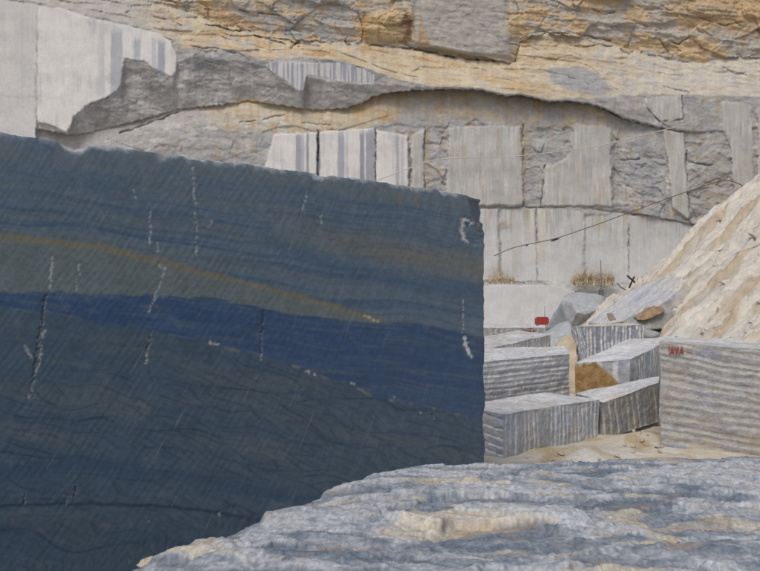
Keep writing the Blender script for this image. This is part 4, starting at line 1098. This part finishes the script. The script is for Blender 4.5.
# stones lying on the sand slope: one mesh for each of four shapes, shared by copies
protos = []
for k in range(4):
    r = random.Random(40 + k)
    pts = [(r.gauss(0, 0.5), r.gauss(0, 0.42), r.gauss(0, 0.3)) for _ in range(16)]
    protos.append(hull_rock('slope_stone', pts, 80 + k, 0.05, 2, simple_col((0.66, 0.61, 0.50) if k % 2 else (0.66, 0.63, 0.56), (0.54, 0.43, 0.29) if k % 2 else (0.58, 0.56, 0.51), 620 + k)))
r = random.Random(5)
for k in range(64):
    src = protos[k % 4]
    o = src if k < 4 else src.copy()
    if k >= 4: COL.objects.link(o)
    yy = r.uniform(31, 44.6)
    xx = 11.4 + (45 - yy) * 0.18 + r.random() ** 1.5 * 9.5
    w = r.uniform(0.10, 0.26) if k % 9 else r.uniform(0.3, 0.45)
    zz = float(slope_z(np.array([xx]), np.array([yy]))[0][0])
    o.location = (xx, yy, zz - 0.05 - 0.2 * w); o.scale = (w * 1.2, w * r.uniform(0.7, 1.2), w * 0.8); o.rotation_euler = (r.uniform(-.5, .5), r.uniform(-.5, .5), r.uniform(0, 6.28))
    tag(o, 'small loose pale stone half sunk in the cream sand slope' if k % 9 else 'larger pale stone, bigger than the rest, sunk in the cream sand slope', 'stone', 'small stones on the sand slope' if k % 9 else 'larger stones on the sand slope')

# loose cream chips on the edge of the riven slab
for (u, v, w, lab) in ((153, 552, 0.075, 'lumpy cream stone chip perched on the rim of the riven slab'), (172, 545, 0.035, 'tiny pale pebble beside the lumpy chip on the riven slab')):
    y = 1.6 * F / (v + 4 - CY); x = (u - CX) / F * y
    p = slab_top(x, y - 0.06)
    r = random.Random(int(u))
    pts = [(p[0] + r.uniform(-1, 1) * w, p[1] + r.uniform(-1, 1) * w, p[2] - 0.015 + r.uniform(0, 1.0) * w * 0.8) for _ in range(22)]
    o = hull_rock('stone_chip', pts, 70 + int(u), 0.06, 2, simple_col((0.60, 0.52, 0.38), (0.52, 0.49, 0.44), 610), M_SAND)
    tag(o, lab, 'stone chip')

# rubble along the bench top at the foot of the upper face
for k in range(12):
    u = 489 + k * 5.6 + rng.uniform(-1.5, 1.5); w = rng.uniform(0.08, 0.2)
    p = at(u, 283.5, 73.3) + np.array((0, rng.uniform(-.3, .5), 0.0))
    r = random.Random(900 + k)
    pts = [(p[0] + r.uniform(-1, 1) * w, p[1] + r.uniform(-1, 1) * w, p[2] - 0.06 + r.uniform(0, 1.2) * w) for _ in range(14)]
    o = hull_rock('rubble_stone', pts, 900 + k, 0.05, 1, simple_col((0.62, 0.60, 0.56), (0.5, 0.44, 0.34), 611))
    tag(o, 'small pale stone on the bench ledge at the wall foot', 'stone', 'rubble on the bench ledge')

# sharp chips lying in the sand between the drilled blocks
for k in range(26):
    x, y = rng.uniform(6.3, 7.5), rng.uniform(20.2, 22.3)
    if k > 15: x, y = rng.uniform(3.6, 6.2), rng.uniform(19.3, 20.2)
    if y > 19.94 + (x - 3.09) * 0.89 - 0.25: y = 19.94 + (x - 3.09) * 0.89 - rng.uniform(0.3, 0.8)
    w = rng.uniform(0.03, 0.085)
    z = float(floor_z(np.array(x), np.array(y))) - 0.07
    r = random.Random(300 + k)
    pts = [(x + r.uniform(-1, 1) * w, y + r.uniform(-1, 1) * w, z + r.uniform(0, 1.3) * w) for _ in range(12)]
    o = hull_rock('stone_chip', pts, 300 + k, 0.05, 1, simple_col((0.56, 0.51, 0.41), (0.44, 0.43, 0.42), 612))
    tag(o, 'loose pale chip lying in the sand at the foot of the drilled blocks', 'stone chip', 'chips in the sand')

# ------------------------------------------------------------------ cables on the wall
def smooth_path(pts, n=40):
    p = np.array(pts, float)
    d = np.concatenate([[0], np.cumsum(np.linalg.norm(np.diff(p, axis=0), axis=1))])
    t = np.linspace(0, d[-1], n)
    q = np.stack([np.interp(t, d, p[:, k]) for k in range(3)], -1)
    for _ in range(3): q[1:-1] = 0.25 * q[:-2] + 0.5 * q[1:-1] + 0.25 * q[2:]
    return [tuple(a) for a in q]
pc = smooth_path([at(u, v, 73.4) for u, v in ((368, 184), (400, 172), (430, 160), (455, 158), (500, 157.5), (545, 153.5), (600, 146), (640, 136), (680, 126), (706, 118))], 50)
o = tube('hanging_cable', pc, 0.045, M_CABLE)
tag(o, 'pale cable sagging across the sawn grey faces', 'cable')
pc = smooth_path([at(u, v, 73.2) for u, v in ((494, 256), (512, 247.5), (555, 239), (600, 223.5), (640, 208.5), (690, 190.5), (724, 179.5), (735, 181), (750, 190))], 50)
o = tube('hanging_cable', pc, 0.045, M_DARKCABLE)
for (u, v, w, h) in ((555, 239.8, 0.42, 0.10), (527, 245.2, 0.12, 0.07)):
    p = Vector(at(u, v, 73.2)) - o.location
    tube('knot', [p + Vector((-w, 0, -0.3 * w)), p + Vector((-w * .4, 0, -0.05)), p + Vector((w * .3, 0, .05)), p + Vector((w, 0, 0.3 * w))], [0.02, h, h * 0.9, 0.02], M_DARK, o)
tag(o, 'thin dark cable with a knot, rising past the foot of the sawn wall', 'cable')

# ------------------------------------------------------------------ red machine before the wall
mx, my = at(542.0, 325, 66.0)[0], 66.0
t = empty('red_machine', (mx, my, 0))
z0, z1 = 1.02, 1.62
box_part('housing', (-0.52, -0.4, z0), (0.50, 0.45, z1 - 0.06), M_RED, t, 0.02)
box_part('hood', (-0.40, -0.36, z1 - 0.075), (0.44, 0.40, z1 + 0.03), M_RED, t, 0.02)
for sx in (-0.4, 0.4):
    for sy in (-0.3, 0.33):
        tube('leg', [(sx, sy, -0.05), (sx, sy, z0 + 0.02)], 0.035, M_GREYSTEEL, t)
box_part('skid', (-0.6, -0.4, 0.0), (0.6, -0.28, 0.1), M_GREYSTEEL, t, 0.01)
box_part('skid', (-0.6, 0.28, 0.0), (0.6, 0.40, 0.1), M_GREYSTEEL, t, 0.01)
tube('exhaust_pipe', [(0.25, 0.1, z1), (0.25, 0.1, z1 + 0.95)], 0.02, M_GREYSTEEL, t)
tag(t, 'small boxy red machine on thin legs before the dusty wall', 'machine')

# thin mast with guy arms
bx, by = at(601.5, 300, 60.0)[0], 60.0
t = empty('steel_mast', (bx, by, 0))
tube('pole', [(0, 0, -0.1), (0.02, 0, 3.0), (-0.06, 0, 6.15)], [0.05, 0.045, 0.03], M_GREYSTEEL, t)
for z_, w in ((4.2, 0.45), (3.75, 0.6), (3.3, 0.5)):
    tube('crossbar', [(-w, 0, z_ + 0.06), (0, 0.02, z_), (w * 0.6, 0, z_ - 0.05)], 0.022, M_GREYSTEEL, t)
box_part('winch', (-0.2, -0.16, 3.35), (0.16, 0.16, 3.95), M_GREYSTEEL, t, 0.03)
tube('brace', [(-0.5, 0, 2.9), (-0.05, 0, 4.1)], 0.022, M_GREYSTEEL, t)
tube('brace', [(0.5, 0, 2.4), (0.05, 0, 3.4)], 0.022, M_GREYSTEEL, t)
tag(t, 'thin upright steel mast with crossbars, behind the angular boulder', 'mast')

# crossed dark beams standing out above the leaning slab
c0 = on_pile(633, 287, 0.2) + np.array((-0.1, -0.4, 0.0))
t = empty('crossed_beams', tuple(c0))
def rel(u, v, dy=0.0): return tuple(at(u, v, c0[1] + dy) - c0)
tube('beam', [rel(627, 275.5), rel(631, 279), rel(635, 282.5, 0.1)], 0.05, M_DARK, t)
tube('beam', [rel(634.5, 276.5, 0.12), rel(633, 279, 0.12), rel(629, 288, 0.05)], 0.045, M_DARK, t)
tube('rod', [rel(617, 283, 0.2), rel(621, 287.5, 0.2), rel(626, 290, 0.1)], 0.025, M_DARK, t)
tag(t, 'dark crossed steel beams sticking up behind the tilted pale slab', 'beams')

# ------------------------------------------------------------------ dry scrub on the bench
def dry_scrub(u, Y, z, w, h, n, seed, label):
    r = random.Random(seed)
    vs_, fs = [], []
    for k in range(n):
        a = r.uniform(0, 2 * math.pi); rr = math.sqrt(r.random()) * w
        x, y = rr * math.cos(a), rr * 0.6 * math.sin(a)
        hh = h * (0.25 + 0.85 * r.random() ** 1.6) * (1 - 0.6 * (rr / w) ** 2)
        lx, ly = r.gauss(0, 0.28) * hh, r.gauss(0, 0.2) * hh
        b = r.uniform(0.02, 0.05); ang = r.uniform(0, math.pi); dx, dy = b * math.cos(ang), b * math.sin(ang)
        i = len(vs_)
        vs_ += [(x - dx, y - dy, -0.1), (x + dx, y + dy, -0.1), (x + lx * .5 + dx * 1.2, y + ly * .5 + dy * 1.2, hh * .55), (x + lx * .5 - dx * 1.2, y + ly * .5 - dy * 1.2, hh * .55), (x + lx, y + ly, hh)]
        fs += [(i, i + 1, i + 2, i + 3), (i + 3, i + 2, i + 4)]
        for s_ in range(6):
            q = r.uniform(0.2, 1.0); bx_, by_, bz_ = x + lx * q, y + ly * q, hh * q
            ex, ez = r.uniform(-0.22, 0.22), r.uniform(-0.06, 0.14)
            i = len(vs_)
            vs_ += [(bx_, by_, bz_), (bx_ + ex * .5, by_ + r.uniform(-.05, .05), bz_ + ez * .3 + .03), (bx_ + ex, by_ + r.uniform(-.1, .1), bz_ + ez), (bx_ + ex * .4, by_, bz_ + ez * .9)]
            fs.append((i, i + 1, i + 2, i + 3))
    me = bpy.data.meshes.new('dry_scrub'); me.from_pydata(vs_, [], fs); me.materials.append(M_STRAW)
    o = bpy.data.objects.new('dry_scrub', me); o.location = ((u - CX) / F * Y, Y, z); COL.objects.link(o)
    tag(o, label, 'dry scrub', 'dry scrub along the bench')
for k, (u, w, h) in enumerate(((578, 0.55, 1.3), (585, 0.6, 1.9), (592, 0.55, 1.6), (599, 0.45, 1.2), (608, 0.55, 1.9))):
    dry_scrub(u, 73.6, 4.35, w, h, 150, 700 + k, 'tuft of straw-coloured dry scrub at the wall foot near the steel mast')
for k, (u, w, h) in enumerate(((494, 0.5, 0.9), (502, 0.5, 1.2), (510, 0.45, 1.0))):
    dry_scrub(u, 73.6, 4.35, w, h, 90, 720 + k, 'low tuft of straw-coloured dry scrub on the bench beside the blue block')
